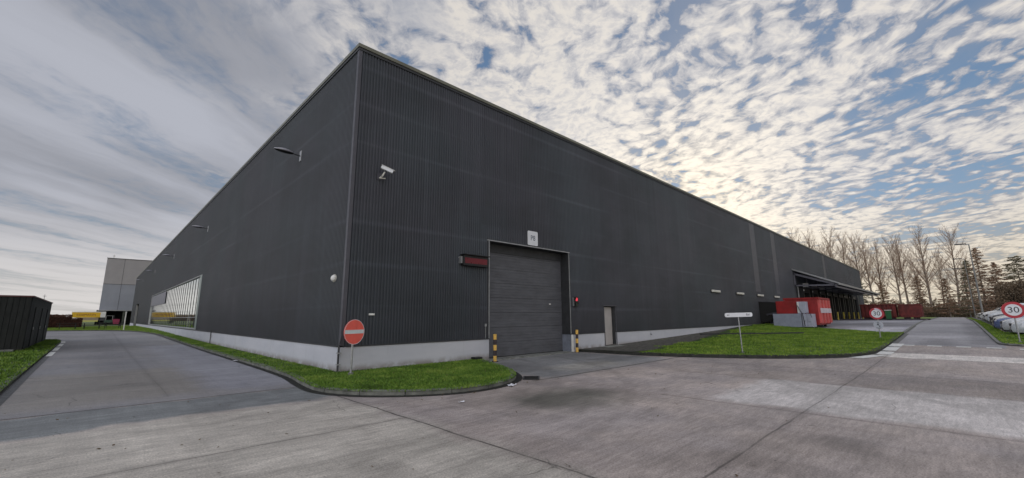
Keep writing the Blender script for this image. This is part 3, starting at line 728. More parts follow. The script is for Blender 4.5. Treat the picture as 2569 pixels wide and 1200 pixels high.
def bulkhead():
    t = empty('bulkhead_light', (0, 0, 0))
    mb = MB(); mb.box(-.85, .85, -.05, 0, -.10, .14); mb.build('back_box', M['black'], t, bevel=.01)
    mb = MB(); mb.box(-.80, .80, -.16, -.05, -.05, .12); mb.build('diffuser', M['offwhite'], t, bevel=.03)
    return t
b0 = bulkhead()
for i, (x, lab) in enumerate([(33.9, 'nearest long white bulkhead light, left end of the row on the front wall'), (39.3, 'second long white bulkhead light on the front wall'), (44.8, 'third white bulkhead light, below the first pale band of the wall'), (50.2, 'fourth white bulkhead light, just left of the loading canopy')]):
    t = b0 if i == 0 else copy_tree(b0); t.location = (x, CY-.03, 3.42); tag(t, lab, 'light', 'bulkhead lights on the front wall')
t = empty('bulkhead_lamp', (CX-.03, 13.33, 2.86), label='round white bulkhead lamp on the side wall next to the corner', cat='lamp')
mb = MB(); mb.disc((-.02, 0, 0), .12, (1, 0, 0), .04, 24); mb.build('base', M['offwhite'], t)
rings = [[(-.04-.09*math.sin(a), .105*math.cos(a)*math.cos(b), .105*math.cos(a)*math.sin(b)) for b in [2*math.pi*q/16 for q in range(16)]] for a in [R(15*k) for k in range(6)]]
mb = MB(); mb.loft(rings); mb.build('globe', M['white'], t, smoothf=True)
mb = MB(); mb.box(-.09, .09, -.05, 0, -.03, .03); t = mb.build('wall_vent', M['white'], None, (6.1, CY-.02, 1.74), bevel=.008); tag(t, 'tiny white vent cover on the front wall above the red round sign', 'vent')
mb = MB(); mb.box(-.04, .04, -.05, 0, -.05, .05); mb.tube((.0, -.03, -.05), (0, -.03, -.5), .01); t = mb.build('wall_socket', M['galv'], None, (10.74, CY-.02, 1.33)); tag(t, 'small grey switch box left of the garage door', 'switch')
t = empty('ground_pipe', (CX-.10, CY-.10, 0), label='dark thin earthing pipe clamped to the near building corner', cat='pipe')
mb = MB(); mb.tube((0, 0, .05), (0, 0, .86), .030, n=10); mb.tube((0, 0, .86), (.06, -.0, 1.15), .016); mb.build('pipe', M['darktrim'], t)
for z in (.3, .62): mb = MB(); mb.box(-.045, .06, -.045, .06, z, z+.035); mb.build('clamp', M['galv'], t)
t = empty('ground_pipe', (CX-.10, 31.95, g(5, 32)), label='short dark earthing rod against the side wall plinth below the window end', cat='pipe')
mb = MB(); mb.tube((0, 0, 0), (0, 0, .95), .025); mb.build('pipe', M['darktrim'], t)
mb = MB(); mb.box(-.04, .05, -.04, .04, .5, .54); mb.build('clamp', M['galv'], t)
t = empty('tap', (23.45, CY-.04, 0), label='small dark wall tap on the plinth right of the service door', cat='tap')
mb = MB(); mb.tube((0, 0, .58), (0, -.09, .58), .014); mb.tube((0, -.09, .59), (0, -.10, .52), .012); mb.build('spout', M['darktrim'], t)
mb = MB(); mb.tube((-.04, -.05, .61), (.04, -.05, .61), .01); mb.build('handle', M['galv'], t)

# ------------------------------------------------------------------ bollards
def bollard(x, y, lab, h_=1.0, lean=0):
    t = empty('bollard', (x, y, .0), label=lab, cat='bollard', group='striped bollards at the garage door'); t.rotation_euler = (0, R(lean), 0)
    n = 5
    for k in range(n):
        mb = MB(); mb.tube((0, 0, .02+h_*k/n), (0, 0, .02+h_*(k+1)/n), .065, n=20, caps=(k in (0, n-1))); mb.build('yellow_band' if k % 2 == 0 else 'black_band', M['yellow'] if k % 2 == 0 else M['bblack'], t, smoothf=False)
    mb = MB(); mb.disc((0, 0, .01), .12, (0, 0, 1), .025, 20); mb.build('base_plate', M['bblack'], t)
bollard(10.80, 12.09, 'yellow and black striped bollard at the left jamb of the garage door', .98)
bollard(16.05, 12.30, 'yellow and black striped bollard at the right jamb of the garage door', 1.0, 2)
t = empty('jamb_guard', (15.98, 12.50, 0), label='slim white guard rail against the right garage jamb behind the bollard', cat='guard')
mb = MB(); mb.box(-.03, .03, -.05, .04, 0, .80); mb.build('rail', M['white'], t)
mb = MB(); mb.box(-.05, .05, -.07, .06, 0, .03); mb.build('foot', M['galv'], t)
t = empty('drain_box', (10.3, 12.47, .02), label='small black drain box at the foot of the plinth left of the garage', cat='drain')
mb = MB(); mb.box(-.25, .1, -.14, .1, 0, .17); mb.build('box', M['black'], t, bevel=.015)
mb = MB(); mb.box(.12, .30, -.10, .10, 0, .12); mb.build('lid', M['kerb'], t, bevel=.01)

# ------------------------------------------------------------------ road signs
def pole(t, h_, r=.03, m='galv', z0=0.0):
    mb = MB(); mb.tube((0, .045, z0), (0, .045, h_), r, n=14); mb.build('pole', M[m], t, smoothf=False)
    mb = MB(); mb.disc((0, .045, .03), .07, (0, 0, 1), .06, 12); mb.build('footing', M['kerb'], t)
t = empty('no_entry_sign', (5.24, 11.80, .09), R(16), label='round red no entry sign on a grey pole at the warehouse corner', cat='road sign')
pole(t, 1.46)
mb = MB(); mb.disc((0, 0, 1.16), .345, (0, 1, 0), .018, 64); mb.build('sign_disc', M['signred'], t)
mb = MB(); rrect(mb, .64, .105, .008, 0, .004); o = mb.build('white_bar', mat('sign_bar_white', (.60, .66, .68), .4), t); o.location = (0, -.0145, 1.165)
mb = MB(); n = 64
for i in range(n):
    a, b = 2*math.pi*i/n, 2*math.pi*(i+1)/n
    mb.quad(*[(r_*math.cos(q), -.0115, 1.16+r_*math.sin(q)) for r_, q in ((.332, a), (.343, a), (.343, b), (.332, b))])
mb.build('rim_line', M['signwhite'], t)
mb = MB(); mb.box(-.06, .06, .012, .08, 1.0, 1.03); mb.box(-.06, .06, .012, .08, 1.3, 1.33); mb.build('bracket', M['galv'], t)
def speed_sign(x, y, z, hc, lab, dia, lower=None, rz=-90, torn=False):
    t = empty('speed_limit_sign', (x, y, z), R(rz), label=lab, cat='road sign')
    pole(t, hc+dia*.35, .028)
    r = dia/2
    mb = MB(); mb.disc((0, 0, hc), r, (0, 1, 0), .016, 48); mb.build('sign_disc', M['signcrim'], t)
    mb = MB(); mb.disc((0, -.0105, hc), r*.70, (0, 1, 0), .005, 48); mb.build('sign_face', M['signwhite'], t)
    text_mesh('lettering', '30', dia*.50, M['ink'], t, (0, -.016, hc-.005), (R(90), 0, 0), sx=1.0)
    mb = MB(); mb.box(-.05, .05, .01, .075, hc-.12, hc-.09); mb.box(-.05, .05, .01, .075, hc+.09, hc+.12); mb.build('bracket', M['galv'], t)
    if torn:
        mb = MB(); ring = [(-.10, .30), (-.02, .33), (.10, .28), (.20, .20), (.26, .13), (.14, .15), (.03, .2), (-.04, .24)]
        mb.loft([[(a*dia/.7, -.0155, hc+b*dia/.7) for a, b in ring], [(a*dia/.7, -.018, hc+b*dia/.7) for a, b in ring]]); mb.build('sticker', mat('faded_sticker', (.55, .5, .58), .5), t)
    if lower:
        mb = MB(); mb.disc((0, 0, lower), .215, (0, 1, 0), .012, 40); mb.build('lower_plate', mat('lower_plate_grey', (.42, .44, .50), .45), t)
        mb = MB()
        for a, b in (((-.045, .15), (.055, .15)), ((.0, .15), (.0, .09)), ((.0, .09), (-.06, -.01)), ((-.06, -.01), (.01, .0)), ((0, .08), (.02, -.04)), ((.02, -.04), (.06, -.14)), ((.06, .06), (.08, .06)), ((.05, -.05), (.09, -.07)), ((-.11, -.17), (.09, -.19))):
            mb.beam((a[0], -.009, lower+a[1]), (b[0], -.009, lower+b[1]), .006, .026)
        mb.build('pictogram', M['ink'], t)
    return t
speed_sign(31.92, 3.08, g(31.9, 3)+.085, 1.36, 'round 30 speed limit sign with a white sticker, on the turf by the loading apron', .66, lower=.73, torn=True)
speed_sign(30.85, -1.95, g(31, -2)+.085, 1.50, 'round red rimmed 30 speed limit sign in front of the parked cars', .76, rz=-86)
t = empty('direction_board', (18.97, 6.16, .10), R(-44), label='long white direction board with an arrow on a thin pole in the turf', cat='sign')
t.rotation_euler = (0, R(-1.2), R(-50))
pole(t, 1.62, .025)
mb = MB(); rrect(mb, 1.08, .17, .06, -.018, .018); o = mb.build('board', M['signwhite'], t); o.location = (0, 0, 1.555)
mb = MB(); mb.beam((-.36, -.021, 1.555), (-.45, -.021, 1.555), .004, .016)
mb.quad((-.46, -.0225, 1.555), (-.42, -.0225, 1.53), (-.42, -.0225, 1.58)); mb.build('arrow', M['ink'], t)
text_mesh('lettering', 'Bal', .12, mat('faded_ink', (.10, .11, .14), .5), t, (.36, -.021, 1.555), (R(90), 0, 0))

rs = np.random.RandomState(77)
def leaves(name, lab, boxes, m, seed):
    rs = np.random.RandomState(seed); P_ = []
    for (x0, x1, y0, y1, zf, cnt) in boxes:
        for _ in range(cnt):
            x, y = rs.uniform(x0, x1), rs.uniform(y0, y1); P_.append((x, y, zf(x, y)))
    P_ = np.array(P_); n = len(P_); a = rs.uniform(0, 6.28, n); s = rs.uniform(.012, .034, n)[:, None]
    u = np.stack([np.cos(a), np.sin(a), rs.uniform(-.3, .3, n)], 1)*s; w_ = np.stack([-np.sin(a), np.cos(a), rs.uniform(-.3, .3, n)], 1)*s*.6
    i = np.arange(n); o = fast_mesh(name, np.concatenate([P_-u, P_+w_, P_+u, P_-w_]), np.stack([i, i+n, i+2*n, i+3*n], 1), m); tag(o, lab, 'leaves', kind='stuff')
leaves('fallen_leaves', 'scattered brown fallen leaves on the turf and in the gutters', [(4.3, 9.2, 8.6, 12.4, lambda x, y: g(x, y)+.115, 240), (17.5, 38, 2.8, 11, lambda x, y: z4(x, y)+.04, 420), (4.0, 9, 7.3, 8.0, lambda x, y: .03, 60), (3.2, 20, 1.5, 8, lambda x, y: .012, 130), (-1.3, 4, 2, 12, lambda x, y: .012, 60)], mat('dead_leaf', (.13, .085, .04), .9, var=.5, scale=30), 9)
t = empty('drain_grate', (8.62, 8.18, .012), R(42), label='dark gully grate in the road at the curved end of the corner kerb', cat='drain')
mb = MB(); mb.box(-.30, .30, -.22, -.18, 0, .012); mb.box(-.30, .30, .18, .22, 0, .012); mb.box(-.30, -.26, -.18, .18, 0, .012); mb.box(.26, .30, -.18, .18, 0, .012); mb.build('frame', M['darktrim'], t)
mb = MB()
for k in range(7): mb.box(-.24+k*.075, -.21+k*.075, -.18, .18, 0, .010)
mb.build('bars', M['black'], t)
mb = MB(); mb.box(-.26, .26, -.18, .18, -.004, .001); mb.build('gully', M['black'], t)
# ------------------------------------------------------------------ litter, cable
for (x, y, s, lab) in ((4.02, 19.6, .09, 'crumpled white paper scrap in the gutter beside the side wall turf'), (7.35, 7.62, .10, 'crumpled white wrapper beside the curved kerb'), (5.3, 6.9, .06, 'flat pale scrap on the concrete in front of the kerb')):
    rs = random.Random(int(x*100)); mb = MB(); V = []
    for i in range(4):
        for j in range(4): V.append((s*(i-1.5)/1.5+rs.uniform(-.02, .02), s*.7*(j-1.5)/1.5+rs.uniform(-.02, .02), .015+rs.uniform(0, .04)*(s/.09)))
    o = add_mesh('paper_scrap', V, [(j*4+i, j*4+i+1, (j+1)*4+i+1, (j+1)*4+i) for i in range(3) for j in range(3)], M['paper'], loc=(x, y, g(x, y)))
    tag(o, lab, 'litter')

# ------------------------------------------------------------------ waste press and containers by the apron
def container(name, L, Wd, H, mred, mrib, band, lab, loc, rz, cat='container', nrib=7):
    t = empty(name, loc, rz, label=lab, cat=cat)
    mb = MB(); mb.box(0, L, 0, Wd, .28, .36); mb.box(0, L, 0, .08, .36, H); mb.box(0, L, Wd-.08, Wd, .36, H); mb.box(0, .08, .08, Wd-.08, .36, H); mb.box(L-.08, L, .08, Wd-.08, .36, H); mb.box(.08, L-.08, .08, Wd-.08, H-.12, H-.06); mb.build('shell', mred, t)
    for sgn, y in ((-1, 0), (1, Wd)):
        for k in range(nrib):
            w = .56*L/nrib; a = .10+(L-.20-w)*k/(nrib-1)
            ring = [(a, y), (a+.03, y+sgn*.17), (a+w-.03, y+sgn*.17), (a+w, y)]
            mb = MB(); mb.loft([[(q[0], q[1], z) for q in ring] for z in (.42, H-.14)]); mb.build('rib', mrib, t)
    mb = MB(); mb.box(-.06, L+.06, -.14, .10, H-.10, H+.04); mb.box(-.06, L+.06, Wd-.10, Wd+.14, H-.10, H+.04); mb.box(-.06, .10, .1, Wd-.1, H-.1, H+.04); mb.box(L-.1, L+.06, .1, Wd-.1, H-.1, H+.04); mb.build('top_rail', mred, t)
    mb = MB(); mb.box(.2, L-.2, .55, .75, .10, .28); mb.box(.2, L-.2, Wd-.75, Wd-.55, .10, .28); mb.build('skid', M['bblack'], t)
    for x in (.5, L-.5):
        for y in (.35, Wd-.35): mb = MB(); mb.tube((x, y-.1, .14), (x, y+.1, .14), .13, n=14); mb.build('roller', M['bblack'], t)
    if band:
        mb = MB(); mb.box(.05, L*.97, -.19, -.172, H*.50, H*.66); mb.build('white_band', mat('band_dusty_white', (.55, .48, .52), .6, var=.15), t)
    return t
z0 = .50
container('waste_container', 4.6, 2.35, 2.55, M['skipred'], M['skipskylit'], True, 'tall red ribbed waste container with a white band beside the turf', (43.9, 8.0, z0), 0, nrib=4)
t = empty('waste_press', (42.9, 8.2, z0), label='grey and red waste press with hoses in front of the red container', cat='waste press')
mb = MB(); mb.box(-.5, .9, .75, 2.85, .12, 1.22); mb.build('press_body', M['pressgrey'], t, bevel=.02)
mb = MB(); mb.box(-.45, .85, .0, .72, .12, 1.20); mb.build('pump_housing', M['presslight'], t, bevel=.02)
mb = MB(); mb.box(-.52, -.455, .04, .34, .15, 1.16); mb.box(-.52, -.455, .38, .68, .15, 1.05); mb.build('housing_door', M['presslight'], t, bevel=.01)
mb = MB(); mb.box(-.2, .8, 1.05, 2.6, 1.23, 2.3); mb.build('hopper', M['skipred'], t, bevel=.02)
mb = MB(); mb.box(-.35, .5, .38, 1.0, 1.23, 2.22); mb.build('control_cabinet', M['presslight'], t, bevel=.02)
mb = MB(); mb.box(-.36, -.352, .86, .99, 1.3, 2.18); mb.build('cabinet_edge', M['white'], t)
mb = MB(); pts = curve_pts([(-.4, .95, 1.9), (-.48, .8, 1.5), (-.56, .66, 1.3), (-.58, .58, .8), (-.55, .55, .2)], 5)
for a, b in zip(pts, pts[1:]): mb.tube(a, b, .025, n=6)
pts = curve_pts([(-.5, .45, 1.25), (-.55, .3, 1.28), (-.54, .1, 1.22), (-.5, .02, .9)], 5)
for a, b in zip(pts, pts[1:]): mb.tube(a, b, .02, n=6)
mb.build('hose', M['black'], t)
mb = MB(); mb.tube((-.53, .12, .55), (-.53, .28, .55), .015); mb.tube((-.53, .45, .62), (-.53, .6, .62), .015); mb.build('handle', M['black'], t)
t = empty('waste_chute', (44.2, 10.9, z0), label='black sloping waste chute between the wall and the red press', cat='chute')
mb = MB(); mb.loft([[(0, y, zb), (0, y, zt), (2.2, y, zt), (2.2, y, zb)] for y, zb, zt in ((.0, 1.25, 2.25), (.9, .55, 2.35), (1.65, .45, 2.35))]); mb.build('chute_box', M['black'], t)
mb = MB(); mb.beam((-.05, -.25, 1.45), (-.05, 1.1, 1.15), .06, .16); mb.beam((-.05, .0, 2.25), (-.05, 1.65, 2.36), .05, .05); mb.build('chute_lip', M['trim'], t)
mb = MB()
for y in (.15, 1.4): mb.box(.1, .25, y, y+.12, 0, .6); mb.box(1.9, 2.05, y, y+.12, 0, .6)
mb.build('chute_leg', M['black'], t)
container('old_container', 3.75, 2.3, 2.05, M['skipdark'], M['skipdark'], False, 'weathered red container at the far apron behind the round 30 sign', (80.2, 5.45, .9), R(90), nrib=8)
container('old_container', 4.6, 1.95, 2.0, M['skipdark'], M['skipdark'], False, 'weathered red container nearest the access road at the far apron', (78.0, 3.1, .9), 0, nrib=6)
mb = MB(); mb.box(-.8, .8, 0, 12.4, 0, .18); t = mb.build('platform', M['bblack'], None, (76.9, 2.2, g(77, 5)-.02)); tag(t, 'low dark kerbed platform in front of the old red containers', 'platform')
t = empty('waste_bin', (75.6, 6.1, g(75, 7)), label='small green waste bin in front of the old red containers', cat='bin')
mb = MB(); mb.loft([[(sx*s, sy*s, z) for sx, sy in ((-.28, -.3), (.28, -.3), (.28, .3), (-.28, .3))] for s, z in ((.85, .12), (1.0, 1.25))]); mb.build('bin_body', M['green'], t)
mb = MB(); mb.box(-.34, .34, -.36, .36, 1.25, 1.33); mb.build('lid', M['offwhite'], t, bevel=.02)
for s in (-1, 1): mb = MB(); mb.tube((.22, .24*s-.04, .1), (.22, .24*s+.04, .1), .1, n=12); mb.build('wheel', M['tyre'], t)
for y, L_, lab in ((10.6, 1.6, 'pale concrete block left of the old red containers'), (6.78+.0, .0, '')):
    if L_:
        mb = MB(); mb.box(-.3, .3, -L_/2, L_/2, 0, .42); o = mb.build('concrete_block', M['offwhite'], None, (79.6, 13.3, .93), bevel=.03); tag(o, lab, 'block')

# ------------------------------------------------------------------ parked cars
def car_mesh(style):
    """returns body verts/faces and glass faces; x forward (nose at +x=L), y across"""
    L, Wd, H = style['L'], style['W'], style['H']; w = Wd/2
    belt, hood = style['belt'], style['hood']
    # stations: (x fraction from nose, body top z, roof z or None, half width factor, sill z)
    st = style['st']; rings = []
    for (s, zb, zt, wf, zs) in st:
        x = L*(1-s); ww = w*wf
        zt2 = zt if zt else zb
        cab = zt is not None
        tum = .80 if cab else .90
        r = [(ww*.93, zs), (ww, zs+.14), (ww*1.0, (zs+zb)/2+.04), (ww*.965, zb-.035), (ww*.93, zb)]
        if cab: r += [(ww*(.93-.15*.75), zb+(zt2-zb)*.80), (ww*.74, zt2-.03), (ww*.45, zt2+.012), (0, zt2+.02)]
        else: r += [(ww*.86, zb+.012), (ww*.7, zb+.026), (ww*.4, zb+.038), (0, zb+.042)]
        full = [(x, y, z) for y, z in r]+[(x, -y, z) for y, z in reversed(r[:-1])]
        rings.append(full)
    return rings
def make_car(style, paint, name='parked_car'):
    t = empty(name, (0, 0, 0)); L, Wd, H = style['L'], style['W'], style['H']; w = Wd/2
    rings = car_mesh(style); n = len(rings[0]); V = [p for r in rings for p in r]
    body, glass = [], []
    st = style['st']
    for i in range(len(rings)-1):
        for j in range(n-1):
            f = (i*n+j, (i+1)*n+j, (i+1)*n+j+1, i*n+j+1)
            kind = style['glass'][i]          # 'n' none, 's' side glass, 'w' screen, 'p' pillar
            isg = (kind == 's' and j in (4, n-6)) or (kind == 'w' and 4 <= j <= n-6)
            (glass if isg else body).append(f)
    m = len(rings)
    body.append(tuple(range(n-1, -1, -1))); body.append(tuple((m-1)*n+j for j in range(n)))
    bot = [(i*n, i*n+n-1, (i+1)*n+n-1, (i+1)*n) for i in range(m-1)]; body += bot
    def sub(name, F, mt):
        idx = sorted({q for f in F for q in f}); mp = {q: k for k, q in enumerate(idx)}
        return add_mesh(name, [V[q] for q in idx], [tuple(mp[q] for q in f) for f in F], mt, t, smoothf=True)
    b = sub('body', body, paint); e = b.modifiers.new('edge', 'EDGE_SPLIT'); e.split_angle = R(32)
    sub('window_glass', glass, M['carglass'])
    wr = style.get('wr', .32)
    for xf in (style['fx'], style['rx']):
        for s in (-1, 1):
            mb = MB(); mb.tube((xf, s*(w-.235), wr+.05), (xf, s*(w+.004), wr+.05), wr+.055, n=24); mb.build('wheel_arch', M['black'], t)
            q = MB(); q.tube((xf, s*(w-.20), wr), (xf, s*(w+.022), wr), wr, n=24); wh = q.build('wheel', M['tyre'], t)
            q = MB(); q.tube((xf, s*(w-.1), wr), (xf, s*(w+.03), wr), wr*.64, wr*.6, n=20); q.build('rim', M['rim'], wh)
    nz = style['hood']
    for s in (-1, 1):
        ring = []
        q = MB(); q.loft([[(L-.42+.30*k, s*(w*.93-.10*k), nz-.20+dz*(1-.15*k)) for dz in (-.065, .055)]+[(L-.42+.30*k, s*(w*.60-.06*k), nz-.20+dz) for dz in (.045, -.05)] for k in (0, .55, 1.05)]); q.build('headlight', M['headl'], t)
        q = MB(); q.box(.0, .10, s*w*.62 if s < 0 else w*.58, s*w*.62+ .0 if s > 0 else -w*.58, style['belt']-.18, style['belt']-.02)
        q = MB(); q.box(-.015, .12, min(s*w*.9, s*w*.55), max(s*w*.9, s*w*.55), style['belt']-.22, style['belt']-.06); q.build('tail_light', M['signcrim'], t)
        q = MB(); xm = L*(1-style['mir']); q.box(xm-.07, xm+.07, min(s*w, s*(w+.19)), max(s*w, s*(w+.19)), style['belt']+.0, style['belt']+.14); q.build('mirror', paint, t, bevel=.03)
    q = MB(); q.box(L-.10, L+.012, -w*.50, w*.50, nz-.30, nz-.14); q.build('grille', M['grille'], t, bevel=.02)
    q = MB(); q.box(L-.12, L+.015, -w*.72, w*.72, .20, .36); q.build('bumper_intake', M['grille'], t, bevel=.02)
    q = MB(); q.box(L+.016, L+.028, -.26, .26, .40, .51); q.build('number_plate', M['plate'], t)
    q = MB(); q.box(style['rx']+.42, style['fx']-.42, -w*.985, -w*.955, .20, .27); q.box(style['rx']+.42, style['fx']-.42, w*.955, w*.985, .20, .27); q.build('sill', M['black'], t)
    return t
HATCH = dict(L=4.2, W=1.78, H=1.47, belt=.95, hood=.86, fx=3.36, rx=.80, mir=.33, wr=.31,
    st=[(0, .50, None, .72, .30), (.012, .66, None, .80, .22), (.045, .76, None, .90, .20), (.12, .86, None, .97, .19), (.24, .935, None, 1, .19), (.30, .955, .985, 1, .19), (.44, .97, 1.41, 1, .19), (.50, .97, 1.455, 1, .19), (.60, .975, 1.47, 1, .19), (.72, .98, 1.46, 1, .19), (.86, .99, 1.39, .985, .20), (.955, .98, 1.06, .95, .26), (1.0, .80, None, .86, .34)],
    glass=['n','n','n','n','n','w','s','s','p2','s','w','n'])
HATCH['glass'] = ['n','n','n','n','n','w','s','s','s','s','w','n']
SEDAN = dict(L=4.65, W=1.82, H=1.43, belt=.95, hood=.84, fx=3.75, rx=.95, mir=.35, wr=.325,
    st=[(0, .48, None, .72, .30), (.012, .64, None, .80, .22), (.045, .74, None, .90, .20), (.12, .83, None, .97, .19), (.26, .915, None, 1, .19), (.32, .94, .97, 1, .19), (.46, .955, 1.38, 1, .19), (.54, .96, 1.43, 1, .19), (.64, .965, 1.43, 1, .19), (.72, .97, 1.38, 1, .19), (.86, .98, 1.06, .99, .20), (.96, .96, None, .95, .26), (1.0, .74, None, .86, .34)],
    glass=['n','n','n','n','n','w','s','s','s','w','n','n'])
MPV = dict(L=4.5, W=1.84, H=1.75, belt=1.05, hood=.98, fx=3.65, rx=.85, mir=.30, wr=.33,
    st=[(0, .55, None, .74, .32), (.012, .72, None, .82, .24), (.04, .84, None, .92, .21), (.10, .95, None, .98, .20), (.18, 1.03, None, 1, .20), (.23, 1.06, 1.09, 1, .20), (.38, 1.07, 1.66, 1, .20), (.46, 1.07, 1.72, 1, .20), (.60, 1.08, 1.75, 1, .20), (.76, 1.08, 1.74, 1, .20), (.93, 1.08, 1.66, .985, .21), (.985, 1.05, 1.15, .95, .28), (1.0, .85, None, .9, .34)],
    glass=['n','n','n','n','n','w','s','s','s','s','w','n'])
def paint(name, c, metal=.3): 
    return mat(name, c, .28, metal, var=.04, coat=.6)
P = {'blue': paint('paint_steel_blue', (.14, .18, .33)), 'white': paint('paint_white', (.78, .78, .76), 0), 'silver': paint('paint_silver', (.60, .61, .63), .25), 'black': paint('paint_black', (.018, .018, .022)),
     'dark': paint('paint_anthracite', (.06, .06, .072)), 'cream': paint('paint_champagne', (.62, .59, .52), .1), 'navy': paint('paint_navy', (.03, .045, .10)), 'light': paint('paint_light_grey', (.66, .68, .70), .1)}
fleet = [(35.4, -2.75, HATCH, 'black', 'black car, nearest of the parked row, behind the right speed sign pole'), (38.1, -2.15, SEDAN, 'light', 'light grey saloon parked second from the near end of the row'),
    (40.9, -1.95, HATCH, 'silver', 'silver hatchback parked between the light grey saloon and the steel blue saloon'), (43.7, -1.75, SEDAN, 'blue', 'steel blue saloon in the parked row just past the round 30 sign'),
    (46.7, -1.95, HATCH, 'white', 'white hatchback parked beyond the steel blue saloon'), (49.5, -1.95, SEDAN, 'cream', 'champagne coloured saloon in the middle of the parked row'),
    (52.3, -1.95, HATCH, 'dark', 'anthracite hatchback parked between the champagne saloon and the tall people carrier'), (55.2, -1.9, MPV, 'light', 'tall light grey people carrier in the middle of the parked row'),
    (58.2, -1.9, SEDAN, 'white', 'white saloon beyond the tall light grey people carrier'), (61.2, -1.9, HATCH, 'silver', 'silver hatchback beyond the white saloon'),
    (64.2, -1.9, MPV, 'white', 'tall white people carrier towards the far end of the row'), (67.4, -1.9, HATCH, 'white', 'white hatchback beyond the tall white people carrier'),
    (70.8, -1.9, SEDAN, 'light', 'light grey saloon, third from the far end of the row'), (74.6, -1.9, HATCH, 'cream', 'champagne hatchback, second from the far end of the row'), (79.0, -1.9, HATCH, 'cream', 'small champagne hatchback, farthest in the parked row')]
protos = {}
for i, (x, y, st, pc, lab) in enumerate(fleet):
    key = (id(st), pc)
    if key in protos: t = copy_tree(protos[key])
    else: t = make_car(st, P[pc]); protos[key] = t
    t.rotation_euler = (0, 0, R(90+rnd.uniform(-1.5, 1.5))); t.location = (x, y-st['L'], g(x, y-2)+.012)
    tag(t, lab, 'car', 'cars parked in a row beside the access road')

# ------------------------------------------------------------------ street lamps, pole, mast
for (x, y, lab) in ((83, -2.6, 'nearest tall street lamp standing behind the parked cars'), (105, -2.4, 'second street lamp farther along behind the parked cars'), (128, -2.3, 'farthest small street lamp before the trees')):
    t = empty('street_lamp', (x, y, g(x, y)), label=lab, cat='street lamp', group='street lamps along the access road')
    mb = MB(); mb.tube((0, 0, 0), (0, 0, 9.95), .12 if x < 90 else .085, .06 if x < 90 else .04, 12); mb.build('pole', mat('lamp_pole_grey', (.20, .20, .19), .6), t)
    mb = MB(); mb.tube((0, 0, 9.9), (0, .35, 9.98), .05, n=8); mb.build('arm', M['galv'], t)
    mb = MB(); mb.loft([[(-.15*w_, y_, 10.02-.05*w_), (.15*w_, y_, 10.02-.05*w_), (.13*w_, y_, 10.08+.03*w_), (-.13*w_, y_, 10.08+.03*w_)] for y_, w_ in ((.25, .5), (.5, 1), (1.2, 1), (1.35, .6))]); mb.build('lamp_head', M['darktrim'], t)
t = empty('marker_pole', (2.35, 67.5, g(2.3, 67)+.08), label='thin white marker pole standing in the far left turf', cat='pole')
mb = MB(); mb.tube((0, 0, 0), (0, 0, 2.05), .055, n=10); mb.build('shaft', M['offwhite'], t)
mb = MB(); mb.tube((0, 0, 2.05), (0, 0, 2.12), .07, n=10); mb.build('cap', M['white'], t)
t = empty('lattice_mast', (-9.8, 152, .3), label='very thin distant mast rising behind the brown hedge', cat='mast')
mb = MB(); mb.tube((0, 0, 0), (0, 0, 7.3), .09, .05, 6); mb.build('shaft', M['galv'], t)
mb = MB(); mb.tube((-.3, 0, 6.9), (.3, 0, 6.9), .05); mb.build('crossarm', M['galv'], t)

# ------------------------------------------------------------------ left: shed, hedge, tables, lorry, pale building
t = empty('shed', (-2.5, 32.5, g(-3, 35)+.06), label='dark flat roofed board shed on the left verge', cat='shed')
SZ = 2.68
mb = MB(); SY = 12.8
n = 64
row = [(-6.0, 0.0)]; 
x = -6.0
while x < -.001: row += [(x+.02, -.015), (min(x+.18, 0), -.015), (min(x+.2, 0), 0)]; x += .2
y = 0.0; row2 = [(0, 0)]
while y < SY-.01: row2 += [(.015, y+.02), (.015, min(y+.18, SY)), (0, min(y+.2, SY))]; y += .2
for rr in (row, row2):
    k = len(mb.v); m_ = len(rr)
    for q in rr: mb.v.append((q[0], q[1], .12))
    for q in rr: mb.v.append((q[0], q[1], SZ))
    for i in range(m_-1): mb.f.append((k+i, k+i+1, k+m_+i+1, k+m_+i))
mb.box(-6, -.02, SY-.05, SY, .12, SZ); mb.box(-6, -5.95, .02, SY-.05, .12, SZ)
mb.build('wall', M['shedm'], t)
mb = MB(); mb.box(-6.05, .04, -.05, SY+.05, SZ, SZ+.05); mb.build('roof', M['shedroof'], t)
mb = MB(); mb.box(-6.12, .06, -.07, -.05, SZ-.01, SZ+.06); mb.box(.04, .06, -.05, SY+.06, SZ-.01, SZ+.06); mb.build('roof_edge', M['shedtrim'], t)
mb = MB(); mb.box(-6.0, -.03, .02, SY-.02, -.1, .12); mb.build('footing', mat('shed_footing', (.10, .095, .08), .9, var=.4), t)
for y in (2.2, 6.0, 9.8):
    mb = MB(); mb.box(.016, .05, y, y+1.2, .15, 2.2); d = mb.build('door', M['shedm'], t)
    mb = MB(); mb.box(.051, .08, y+.1, y+.14, 1.0, 1.15); mb.build('handle', M['galv'], d)
mb = MB(); mb.box(-1.1, -.25, -.5, -.02, 0, .10); o = mb.build('step', M['kerb'], None, (-2.5, 32.5, g(-3, 33)+.08), bevel=.01); tag(o, 'small pale concrete slab at the foot of the dark shed', 'step')
